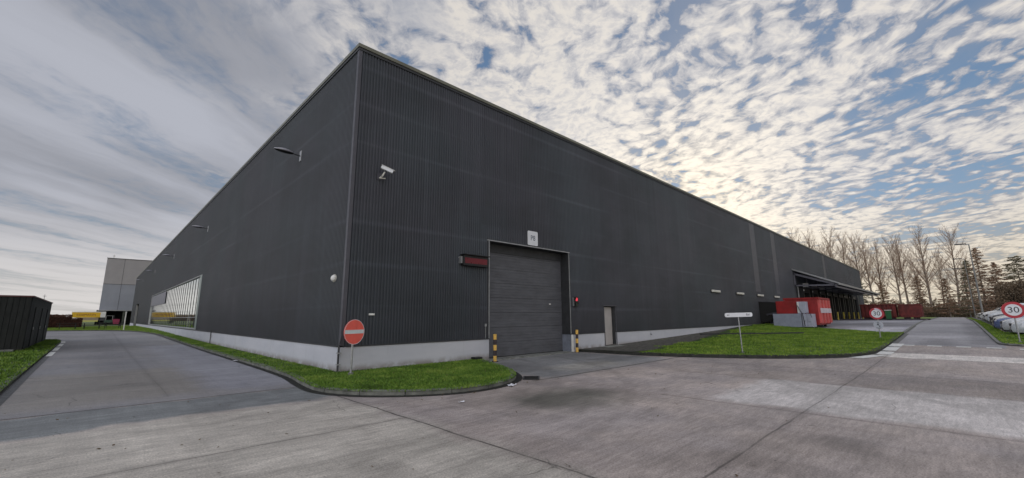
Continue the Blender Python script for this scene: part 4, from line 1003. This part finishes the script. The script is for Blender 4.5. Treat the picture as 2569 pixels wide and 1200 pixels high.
def leafy_box(name, x0, x1, y0, y1, z0, z1, m, count, size, seed, parent=None, prof=None):
    rs = np.random.RandomState(seed); n = count
    P_ = np.stack([rs.uniform(x0, x1, n), rs.uniform(y0, y1, n), z0+(z1-z0)*rs.uniform(0, 1, n)**.8], 1)
    if prof is not None:
        P_[:, 2] = z0+(P_[:, 2]-z0)*np.array([prof(p[0], p[1]) for p in P_])
    a = rs.normal(size=(n, 3)); a /= np.linalg.norm(a, axis=1)[:, None]; b = rs.normal(size=(n, 3)); b -= a*np.sum(a*b, 1)[:, None]; b /= np.linalg.norm(b, axis=1)[:, None]
    s = size*rs.uniform(.5, 1.4, n)[:, None]
    V = np.concatenate([P_-a*s, P_+b*s*.55, P_+a*s, P_-b*s*.55]); i = np.arange(n)
    return fast_mesh(name, V, np.stack([i, i+n, i+2*n, i+3*n], 1), m, parent)
t = empty('hedge', (0, 0, 0), label='reddish brown clipped beech hedge running behind the shed on the far left', cat='hedge')
def hp(x, y): return (1+.02*math.sin(x*2.1)+.015*math.sin(x*5.3))*(.74 if x > -2.75 else 1)
leafy_box('foliage', -26, -1.6, 92, 94, g(-5, 90), 2.35, M['hedge'], 60000, .06, 11, t, hp)
mb = MB(); mb.box(-26, -2.8, 92.4, 93.6, .2, 2.0); mb.box(-2.8, -1.7, 92.4, 93.6, .2, 1.5); mb.build('twig_core', mat('hedge_core', (.03, .012, .008), .95, var=.3), t)
def picnic(x, y, rz, lab):
    t = empty('picnic_table', (x, y, g(x, y)+.085), rz, label=lab, cat='picnic table', group='picnic tables on the far left turf')
    dk = mat('dark_stained_wood', (.022, .022, .02), .7, var=.3)
    mb = MB()
    for k in range(5): mb.box(-.95, .95, -.38+k*.155, -.24+k*.155, .72, .76)
    mb.build('table_top', dk, t)
    for s in (-1, 1):
        mb = MB(); mb.box(-.95, .95, s*.72-.13, s*.72-.01, .42, .46); mb.box(-.95, .95, s*.72+.01, s*.72+.13, .42, .46); mb.build('bench_seat', dk, t)
        mb = MB(); mb.beam((s*.7, -.75, 0), (s*.7, -.22, .72), .05, .1); mb.beam((s*.7, .75, 0), (s*.7, .22, .72), .05, .1); mb.beam((s*.7, -.85, .40), (s*.7, .85, .40), .05, .09); mb.build('leg_frame', dk, t)
picnic(-2.6, 78.5, R(4), 'leftmost dark wooden picnic table on the far left turf')
picnic(-.4, 78.0, R(-3), 'middle dark wooden picnic table on the far left turf')
picnic(1.6, 78.8, R(6), 'rightmost dark wooden picnic table on the far left turf')
t = empty('lorry', (-4.6, 148, .33), label='box lorry with a yellow lettered side parked in front of the pale tower building', cat='lorry')
mb = MB(); mb.box(0, 6.0, 0, 2.4, 1.72, 3.15); mb.build('cargo_box', M['white'], t, bevel=.03)
mb = MB(); mb.box(.08, 5.05, -.03, -.002, 1.74, 2.98); mb.build('side_tarp', M['truckyellow'], t)
text_mesh('lettering', 'ESSEMANN', .66, M['letters'], t, (2.55, -.04, 2.36), (R(90), 0, 0), depth=.02, sx=1.05)
mb = MB(); mb.box(1.2, 4.8, .1, 2.3, 1.0, 1.7); mb.build('lower_panel', M['trucktan'], t)
mb = MB(); mb.box(1.15, 4.75, .0, .08, .72, 1.02); mb.build('side_guard', M['trucklime'], t)
mb = MB(); mb.box(5.0, 6.2, .1, 2.3, .5, 1.68); mb.build('cab', M['darktrim'], t, bevel=.08)
for x in (.7, 5.4):
    for y in (.25, 2.1): mb = MB(); mb.tube((x, y-.15, .48), (x, y+.15, .48), .48, n=20); mb.build('wheel', M['tyre'], t)
t = empty('tower_building', (0, 150, 0), label='pale panelled building with a dark open bay beneath, beyond the side wall', cat='building')
mb = MB(); mb.box(0, 34, 0, 28, 10.55, 17.1); mb.build('upper_wall', M['farwhite'], t)
mb = MB(); mb.box(.02, 34, .02, 28, 3.95, 10.5); mb.build('lower_wall', M['farwhite2'], t)
mb = MB(); mb.box(-.03, 34, -.03, .0, 10.48, 10.56); mb.box(3.4, 3.46, -.03, .0, 3.95, 17.1); mb.box(-.08, 34.1, -.1, .2, 17.1, 17.25); mb.build('joint_trim', M['trim'], t)
mb = MB(); mb.box(.05, 34, -.05, .05, 3.72, 3.94); mb.build('lower_edge', M['galv'], t)
mb = MB(); mb.box(-.2, 34, 7, 7.2, 0, 3.9); mb.box(-.4, -.1, .3, 28, 0, 3.9); mb.box(-.4, 34, .1, 28, 3.7, 3.71); mb.build('open_bay', M['fardark'], t)
for x in (-.3, 4.6, 9.5, 14.4): mb = MB(); mb.box(x, x+.35, .3, .65, 0, 3.7); mb.build('column', mat('bay_column', (.08, .09, .07), .7), t)
mb = MB(); mb.box(6.2, 7.4, 8, 9.2, 17.1, 17.9); mb.build('roof_vent', M['galv'], t)
mb = MB(); mb.tube((1.2, 2, 17.1), (1.2, 2, 18.3), .06); mb.tube((.9, 2, 18.0), (1.5, 2, 18.0), .05); mb.build('antenna', M['galv'], t)
t = empty('skip', (3.6, 146, .33), label='small magenta red skip in front of the dark bay', cat='skip')
mb = MB(); mb.loft([[(-.9*s, -.6, z), (.5*s, -.6, z), (.5*s, .6, z), (-.9*s, .6, z)] for s, z in ((.7, .1), (1.0, 1.3))]); mb.build('tub', M['magenta'], t)
mb = MB(); mb.box(-.5, .8, -.5, .5, 0, .1); mb.build('skid', M['bblack'], t)
t = empty('forklift', (2.2, 146, .33), label='dark green forklift truck standing by the dark bay', cat='forklift')
gm = mat('forklift_green', (.03, .07, .045), .5)
mb = MB(); mb.box(-.9, .6, -.5, .5, .3, 1.1); mb.build('chassis', gm, t, bevel=.05)
mb = MB()
for x in (-.7, .5):
    for y in (-.45, .45): mb.box(x-.04, x+.04, y-.04, y+.04, 1.1, 2.1)
mb.box(-.8, .6, -.5, .5, 2.1, 2.16); mb.build('overhead_guard', M['galv'], t)
mb = MB(); mb.box(.7, .8, -.35, .35, .1, 2.3); mb.box(.8, 1.7, -.3, -.18, .1, .15); mb.box(.8, 1.7, .18, .3, .1, .15); mb.build('mast', M['darktrim'], t)
for x in (-.55, .4):
    for y in (-.5, .5): mb = MB(); mb.tube((x, y-.1, .28), (x, y+.1, .28), .28, n=14); mb.build('wheel', M['tyre'], t)

# ------------------------------------------------------------------ trees
def seg_tubes(segs, sides=4):
    """segs: list of (a, b, r0, r1) -> numpy arrays"""
    A = np.array([s[0] for s in segs], float); B = np.array([s[1] for s in segs], float)
    r0 = np.array([s[2] for s in segs])[:, None]; r1 = np.array([s[3] for s in segs])[:, None]
    d = B-A; d /= np.linalg.norm(d, axis=1)[:, None]+1e-9
    ref = np.where(np.abs(d[:, 2:3]) > .9, np.array([[1., 0, 0]]), np.array([[0, 0, 1.]]))
    u = np.cross(d, ref); u /= np.linalg.norm(u, axis=1)[:, None]; w = np.cross(d, u); n = len(segs)
    V = np.zeros((n, 2*sides, 3))
    for i in range(sides):
        c, s = math.cos(2*math.pi*i/sides), math.sin(2*math.pi*i/sides)
        V[:, i] = A+(u*c+w*s)*r0; V[:, sides+i] = B+(u*c+w*s)*r1
    base = np.arange(n)[:, None]*2*sides
    F = np.concatenate([base+np.array([[i, (i+1) % sides, sides+(i+1) % sides, sides+i]]) for i in range(sides)])
    return V.reshape(-1, 3), F
def bare_tree(seed, H, lab, fork=.28, spread=.5):
    rs = random.Random(seed); trunk = []; br = []
    t = empty('bare_tree', (0, 0, 0), label=lab, cat='tree')
    def grow(p, d, length, r, depth, out):
        n = 5 if depth == 0 else (4 if depth == 1 else 3); q = Vector(p); dd = Vector(d).normalized(); pts = []
        for i in range(n):
            dd = (dd+Vector((rs.uniform(-.13, .13), rs.uniform(-.13, .13), rs.uniform(.0, .14)))).normalized()
            q2 = q+dd*length/n; ra = r*(1-.75*i/n); rb = r*(1-.75*(i+1)/n)
            out.append((q[:], q2[:], max(ra, .011), max(rb, .009))); q = q2; pts.append((q.copy(), dd.copy(), rb))
        return pts
    # trunk
    q = Vector((0, 0, -.2)); d = Vector((rs.uniform(-.03, .03), rs.uniform(-.03, .03), 1)); n = 14; R0 = H*.0135; tp = []
    for i in range(n):
        d = (d+Vector((rs.uniform(-.04, .04), rs.uniform(-.04, .04), .25))).normalized(); q2 = q+d*(H*.97/n)
        ra = R0*(1-.93*i/n)**.9+.01; rb = R0*(1-.93*(i+1)/n)**.9+.01; trunk.append((q[:], q2[:], ra, rb)); tp.append((q2.copy(), rb)); q = q2
    az = rs.uniform(0, 6.28)
    for i in range(34):
        s = fork+(.97-fork)*(i/33)**.85; k = min(n-1, int(s*n)); p, rb = tp[k]; p = p.lerp(tp[max(0, k-1)][0], rs.random())
        az += 2.4+rs.uniform(-.5, .5); up = .9+1.5*s+rs.uniform(-.25, .3)
        dv = Vector((math.cos(az)*spread*1.9, math.sin(az)*spread*1.9, up)); ln = H*(.36*(1-s)+.10)*rs.uniform(.75, 1.25)
        pts = grow(p, dv, ln, max(.03, rb*.52), 0, br)
        for (pp, dd, rr) in pts:
            for _ in range(3):
                v = (dd+Vector((rs.uniform(-.8, .8), rs.uniform(-.8, .8), rs.uniform(-.1, .6)))).normalized()
                p2 = grow(pp, v, ln*rs.uniform(.18, .36), max(.02, rr*.5), 1, br)
                for (pq, dq, rq) in p2:
                    if rs.random() < .55:
                        v2 = (dq+Vector((rs.uniform(-.8, .8), rs.uniform(-.8, .8), rs.uniform(-.1, .7)))).normalized()
                        br.append((pq[:], (pq+v2*ln*rs.uniform(.08, .18))[:], .016, .008))
    V, F = seg_tubes(trunk, 8); fast_mesh('trunk', V, F, M['bark'], t)
    V, F = seg_tubes(br, 3); fast_mesh('crown', V, F, M['twig'], t)
    return t
protoT = [bare_tree(21, 22, 'x', .24, .6), bare_tree(22, 22, 'x', .30, .7), bare_tree(23, 22, 'x', .36, .52), bare_tree(24, 22, 'x', .27, .85)]
usedp = [False]*4
pop = [  # x, y, height, proto, label
    (150, 31.6, 25.2, 0, 'leftmost bare tree whose top just shows above the long roofline'),
    (152, 27.4, 24.2, 2, 'bare tree top above the roofline, second from the left'),
    (148, 22.3, 23.2, 1, 'bare twin topped tree showing above the far part of the roof'),
    (151, 20.0, 22.6, 0, 'slender bare tree beside the twin topped one above the roof'),
    (150, 17.0, 22.2, 3, 'bare tree standing just behind the far corner of the warehouse'),
    (147, 14.4, 20.0, 2, 'thin bare tree immediately right of the far warehouse corner'),
    (150, 12.6, 19.6, 0, 'bare tree rising above the canopy end'),
    (149, 9.3, 19.8, 1, 'bare tree behind the left old red container'),
    (151, 7.8, 20.2, 2, 'bare tree between the two old red containers'),
    (148, 3.6, 21.6, 0, 'tall straight bare tree behind the right old red container'),
    (150, 1.4, 15.0, 2, 'smaller bare tree left of the road end'),
    (146, -1.0, 20.8, 3, 'broad forked bare tree at the end of the access road'),
    (158, -3.0, 14.0, 1, 'low bare tree behind the street lamps'),
    (160, 24.5, 22.0, 3, 'bare tree farther back between the roofline trees'),
    (165, 6.0, 17.0, 1, 'slim bare tree farther back behind the container trees')]
for i, (x, y, H, p, lab) in enumerate(pop):
    if not usedp[p]: t = protoT[p]; usedp[p] = True
    else: t = copy_tree(protoT[p])
    s = H/22.0; t.location = (x, y, g(x, y)-.05); t.scale = (s, s, s); t.rotation_euler = (0, 0, i*1.9); tag(t, lab, 'tree', 'bare trees beyond the warehouse')
def conifer(seed, H, wid, m, count, lab, loc, shape=1.0, low=.08, gap=.35):
    rs = random.Random(seed); t = empty('conifer', loc, label=lab, cat='tree', group='brown and green conifers beyond the cars')
    segs = []; n = 8
    for i in range(n): segs.append(((0, 0, H*i/n), (rs.uniform(-.05, .05), rs.uniform(-.05, .05), H*(i+1)/n), H*.014*(1-i/n)+.02, H*.014*(1-(i+1)/n)+.015))
    V, F = seg_tubes(segs, 6); fast_mesh('trunk', V, F, M['bark'], t)
    br = []; P_ = []
    nb = int(H*7)
    for k in range(nb):
        s = low+(1-low)*(k/nb)**.9; z = H*s; L_ = wid*(1-s)**(.75*shape)*rs.uniform(.55, 1.15)+.15; a = k*2.4+rs.uniform(-.4, .4); dr = rs.uniform(-.18, .22)
        e = (math.cos(a)*L_, math.sin(a)*L_, z+L_*dr); br.append(((0, 0, z), e, .05*(1-s)+.015, .012))
        m_ = max(2, int(count/nb*(L_/wid+.3)))
        for q in range(m_):
            u = rs.uniform(.2, 1.05); P_.append((e[0]*u+rs.gauss(0, .12*L_+.05), e[1]*u+rs.gauss(0, .12*L_+.05), z+(e[2]-z)*u-abs(rs.gauss(0, .12))-.03*L_, a))
    V, F = seg_tubes(br, 3); fast_mesh('limbs', V, F, M['twig'], t)
    P_ = np.array(P_); n = len(P_); rr = np.random.RandomState(seed); ang = P_[:, 3]+rr.normal(0, .6, n)
    a = np.stack([np.cos(ang), np.sin(ang), rr.normal(-.15, .25, n)], 1)*rr.uniform(.08, .24, n)[:, None]; b = rr.normal(size=(n, 3))*.035; c = P_[:, :3]; i = np.arange(n)
    V = np.concatenate([c-a, c+b, c+a, c-b]); fast_mesh('crown', V, np.stack([i, i+n, i+2*n, i+3*n], 1), m, t)
    return t
conifer(31, 13.2, 3.4, M['larch'], 7000, 'tall brown larch behind the nearest street lamp', (118, -4.3, .85))
conifer(32, 11.6, 3.0, M['fir'], 7000, 'dark pointed conifer left of the tall brown larch', (126, -3.0, .85))
conifer(33, 10.0, 3.6, M['larch'], 6500, 'wide brown larch right of the tall one', (116, -6.2, .85))
conifer(34, 10.2, 2.9, M['fir'], 6500, 'dark green pine rising above the hedge on the far right', (108, -8.2, .85), shape=.6)
conifer(35, 8.2, 2.8, M['larch'], 5000, 'smaller brown larch at the right edge', (106, -10.4, .85))
conifer(36, 9.0, 2.8, M['fir'], 5000, 'green conifer just right of the far warehouse corner', (128, 14.6, .85))
conifer(37, 8.2, 2.6, M['larch'], 4500, 'small brown conifer behind the left old container', (126, 10.6, .85))
conifer(38, 9.2, 2.6, M['larch'], 4500, 'brown conifer beyond the gap between the old containers', (132, 4.9, .85))
conifer(39, 8.6, 2.6, M['larch'], 4500, 'brown conifer just right of the road end', (134, .6, .85))
def up(x, y): return .55+.45*(.5+.5*math.sin(y*.9+x*.1))*(.6+.4*math.sin(y*2.3+1))
o = leafy_box('undergrowth', 136, 144, -60, 40, .7, 4.6, M['under'], 60000, .15, 12, None, up); tag(o, 'tangled brown undergrowth along the foot of the trees', 'undergrowth', kind='stuff')
o = leafy_box('undergrowth', 146, 175, -80, 60, .7, 6.4, M['under'], 60000, .2, 14, None, up); tag(o, 'tangled brown undergrowth along the foot of the trees', 'undergrowth', kind='stuff')
t = empty('hedge', (0, 0, 0), label='tall dark brown hedge behind the parked cars on the right', cat='hedge')
def up2(x, y): return .80+.12*math.sin(y*.7)+.08*math.sin(y*1.9+x)
leafy_box('foliage', 96, 101, -30, -4.8, .8, 6.6, M['under'], 60000, .12, 13, t, up2)
mb = MB(); mb.box(97.5, 99.5, -60, -6.0, .6, 4.4); mb.build('twig_core', mat('hedge_core_dark', (.035, .026, .018), .95, var=.3), t)
rs = random.Random(5)
o = leafy_box('far_wood', -140, -12, 300, 330, 0, 3.6, M['under'], 9000, .8, 15); tag(o, 'faint distant line of trees on the left horizon', 'wood', kind='stuff')

# ------------------------------------------------------------------ sky, sun, camera
SUN_AZ, SUN_EL = 22.9, 12.0
BX, BY, BACK, SKYS = 3.1, 1.7, 1.7, .14
w = bpy.data.worlds.new('World'); sc.world = w; w.use_nodes = True
h = N(w.node_tree); bg = w.node_tree.nodes['Background']
sky = h.new('ShaderNodeTexSky', sky_type='NISHITA', sun_disc=False); sky.sun_elevation = R(SUN_EL); sky.sun_rotation = R(90-SUN_AZ); sky.air_density = 1.0; sky.dust_density = .15; sky.ozone_density = 4.0
gen = h.coord('Generated')
nrm = h.new('ShaderNodeVectorMath', operation='NORMALIZE'); h.link(gen, nrm.inputs[0]); D_ = nrm.outputs[0]
s3 = h.new('ShaderNodeSeparateXYZ'); h.link(D_, s3.inputs[0]); dx, dy, dz = s3.outputs
# cloud deck: a flat layer seen in perspective
den = h.math('ADD', h.math('MAXIMUM', dz, 0.0), .10)
cmb = h.new('ShaderNodeCombineXYZ'); h.inp(cmb.inputs[0], h.math('DIVIDE', dx, den)); h.inp(cmb.inputs[1], h.math('DIVIDE', dy, den)); Pp = cmb.outputs[0]
Pr = h.mapping(Pp, (1, 1, 1), (0, 0, -R(40)))
def warp(src, scale, amt):
    wn = h.new('ShaderNodeTexNoise'); h.link(src, wn.inputs['Vector']); wn.inputs['Scale'].default_value = scale; wn.inputs['Detail'].default_value = 3
    a = h.new('ShaderNodeVectorMath', operation='SUBTRACT'); h.link(wn.outputs['Color'], a.inputs[0]); a.inputs[1].default_value = (.5, .5, .5)
    b = h.new('ShaderNodeVectorMath', operation='SCALE'); h.link(a.outputs[0], b.inputs[0]); b.inputs['Scale'].default_value = amt
    c = h.new('ShaderNodeVectorMath', operation='ADD'); h.link(src, c.inputs[0]); h.link(b.outputs[0], c.inputs[1]); return c.outputs[0]
Pw = warp(warp(Pr, 2.2, .22), 11.0, .05)
puff = h.noise(h.mapping(Pw, (.92, 1.06, 1)), 15.0, 6, .60)
finep = h.noise(Pw, 30.0, 4, .6)
cell = h.new('ShaderNodeTexVoronoi', feature='SMOOTH_F1'); h.link(h.mapping(Pw, (.9, 1.1, 1)), cell.inputs['Vector']); cell.inputs['Scale'].default_value = 13.5; cell.inputs['Smoothness'].default_value = .5
cellv = h.math('SUBTRACT', 1.0, cell.outputs['Distance'])
fld = h.math('ADD', h.math('MULTIPLY', puff, .68), h.math('MULTIPLY', cellv, .32))
bigm = h.noise(h.mapping(Pr, (.8, 1.2, 1), loc=(BX, BY, 0)), 1.5, 4, .55)
band = h.noise(h.mapping(Pw, (.22, 1.5, 1), loc=(1.3, .4, 0)), 1.8, 6, .55)
soft = h.noise(h.mapping(Pr, (.5, 1.0, 1), loc=(5.3, .4, 0)), 1.2, 3, .5)
# broken puffs ahead and to the right, a smooth veil to the left (towards +y)
az = h.math('ARCTAN2', dy, dx)
left = h.rng(h.math('ADD', az, h.math('MULTIPLY', h.math('SUBTRACT', bigm, .5), 1.2)), .90, 1.45)
dot = h.new('ShaderNodeVectorMath', operation='DOT_PRODUCT'); h.link(D_, dot.inputs[0])
sd = (math.cos(R(SUN_EL))*math.cos(R(SUN_AZ)), math.cos(R(SUN_EL))*math.sin(R(SUN_AZ)), math.sin(R(SUN_EL))); dot.inputs[1].default_value = sd
dpos = h.math('MAXIMUM', dot.outputs['Value'], 0.0)
glow = h.math('POWER', dpos, 5.0); glow2 = h.math('POWER', dpos, 45.0)
back = h.rng(dot.outputs['Value'], .15, -.6)             # front-lit clouds opposite the sun, boosted out of view to brighten the ground
hz = h.rng(dz, .02, .24, 1, 0)
thr = h.math('SUBTRACT', .475, h.math('MULTIPLY', h.math('SUBTRACT', bigm, .5), .75))
thr = h.math('SUBTRACT', thr, h.math('ADD', h.math('MULTIPLY', glow2, .15), h.math('ADD', h.math('MULTIPLY', hz, .07), h.rng(az, .15, .8, 0, .085))))
dd = h.math('SUBTRACT', fld, thr)
pm = h.rng(dd, -.115, .03)
dense = h.math('MULTIPLY', h.rng(dd, -.05, .16), h.rng(finep, .30, .62, .62, 1.0))
wisp = h.rng(h.math('ADD', h.math('MULTIPLY', band, .6), h.math('MULTIPLY', bigm, .4)), .38, .62, .10, .55)
m_right = h.math('MAXIMUM', h.math('MAXIMUM', pm, wisp), h.math('MULTIPLY', hz, .92))
m_left = h.math('MAXIMUM', h.rng(h.math('ADD', h.math('MULTIPLY', band, .8), h.math('MULTIPLY', puff, .2)), .30, .50, .35, 1), h.math('MULTIPLY', hz, .9))
def lerp(a, b, t): return h.math('ADD', h.math('MULTIPLY', a, h.math('SUBTRACT', 1.0, t)), h.math('MULTIPLY', b, t))
mask = lerp(m_right, m_left, left)
lumR = lerp(.43, .80, dense)
lumL = lerp(.40, .60, h.rng(h.math('ADD', h.math('MULTIPLY', soft, .5), h.math('MULTIPLY', band, .5)), .36, .62))
lumL = lerp(lumL, .84, h.math('MULTIPLY', h.rng(dz, .02, .24, 1, 0), h.rng(band, .3, .6, .6, 1)))
lum = lerp(lumR, lumL, left)
lum = h.math('MULTIPLY', lum, h.math('ADD', h.math('ADD', .80, h.math('MULTIPLY', glow, .22)), h.math('ADD', h.math('MULTIPLY', glow2, .42), h.math('MULTIPLY', back, BACK))))
cool = h.mix(h.math('MULTIPLY', dense, h.math('SUBTRACT', 1.0, left)), (.93, .965, 1.09), (1.06, 1.0, .93))
warm = h.mix(h.math('MINIMUM', h.math('ADD', h.math('MULTIPLY', glow2, .9), h.math('MULTIPLY', hz, h.rng(left, 0, 1, 1.0, .45))), 1.0), cool, (1.13, 1.0, .80))
cs = h.new('ShaderNodeVectorMath', operation='SCALE'); h.link(warm, cs.inputs[0]); h.link(lum, cs.inputs['Scale'])
sks = h.new('ShaderNodeVectorMath', operation='SCALE'); h.link(sky.outputs[0], sks.inputs[0]); sks.inputs['Scale'].default_value = SKYS
sx = h.new('ShaderNodeSeparateColor'); h.link(sks.outputs[0], sx.inputs[0])
cc = h.new('ShaderNodeCombineColor')
for k in range(3):        # gentle shoulder so the aureole round the sun does not burn out
    q = sx.outputs[k]; h.link(h.math('DIVIDE', q, h.math('ADD', 1.0, h.math('MULTIPLY', q, (1.35, 1.1, .85)[k]))), cc.inputs[k])
skymix = h.mix(mask, cc.outputs[0], cs.outputs[0])
h.link(skymix, bg.inputs['Color']); bg.inputs['Strength'].default_value = 1.0

sl = bpy.data.lights.new('sun', 'SUN'); sl.energy = 2.2; sl.angle = R(2.0); sl.color = (1, .86, .66)
so = bpy.data.objects.new('sun', sl); C.objects.link(so); so.rotation_euler = Vector(sd).to_track_quat('Z', 'Y').to_euler(); so.location = (60, 40, 40)

cam = bpy.data.cameras.new('camera'); co_ = bpy.data.objects.new('camera', cam); C.objects.link(co_); sc.camera = co_
cam.sensor_width = 36; cam.lens = 14.809; cam.clip_end = 6000; cam.clip_start = .05
Mr = Matrix(((0.7187583, -0.12114268, -0.68462468), (-0.69523053, -0.1343021, -0.7061285), (-0.00640424, 0.9835077, -0.18075284)))
m4 = Mr.to_4x4(); m4.translation = (0, 0, EYE); co_.matrix_world = m4
sc.render.resolution_x = 1024; sc.render.resolution_y = 478
sc.view_settings.view_transform = 'Standard'; sc.view_settings.look = 'None'; sc.view_settings.exposure = 0; sc.view_settings.gamma = 1
sc.cycles.max_bounces = 5; sc.cycles.diffuse_bounces = 3
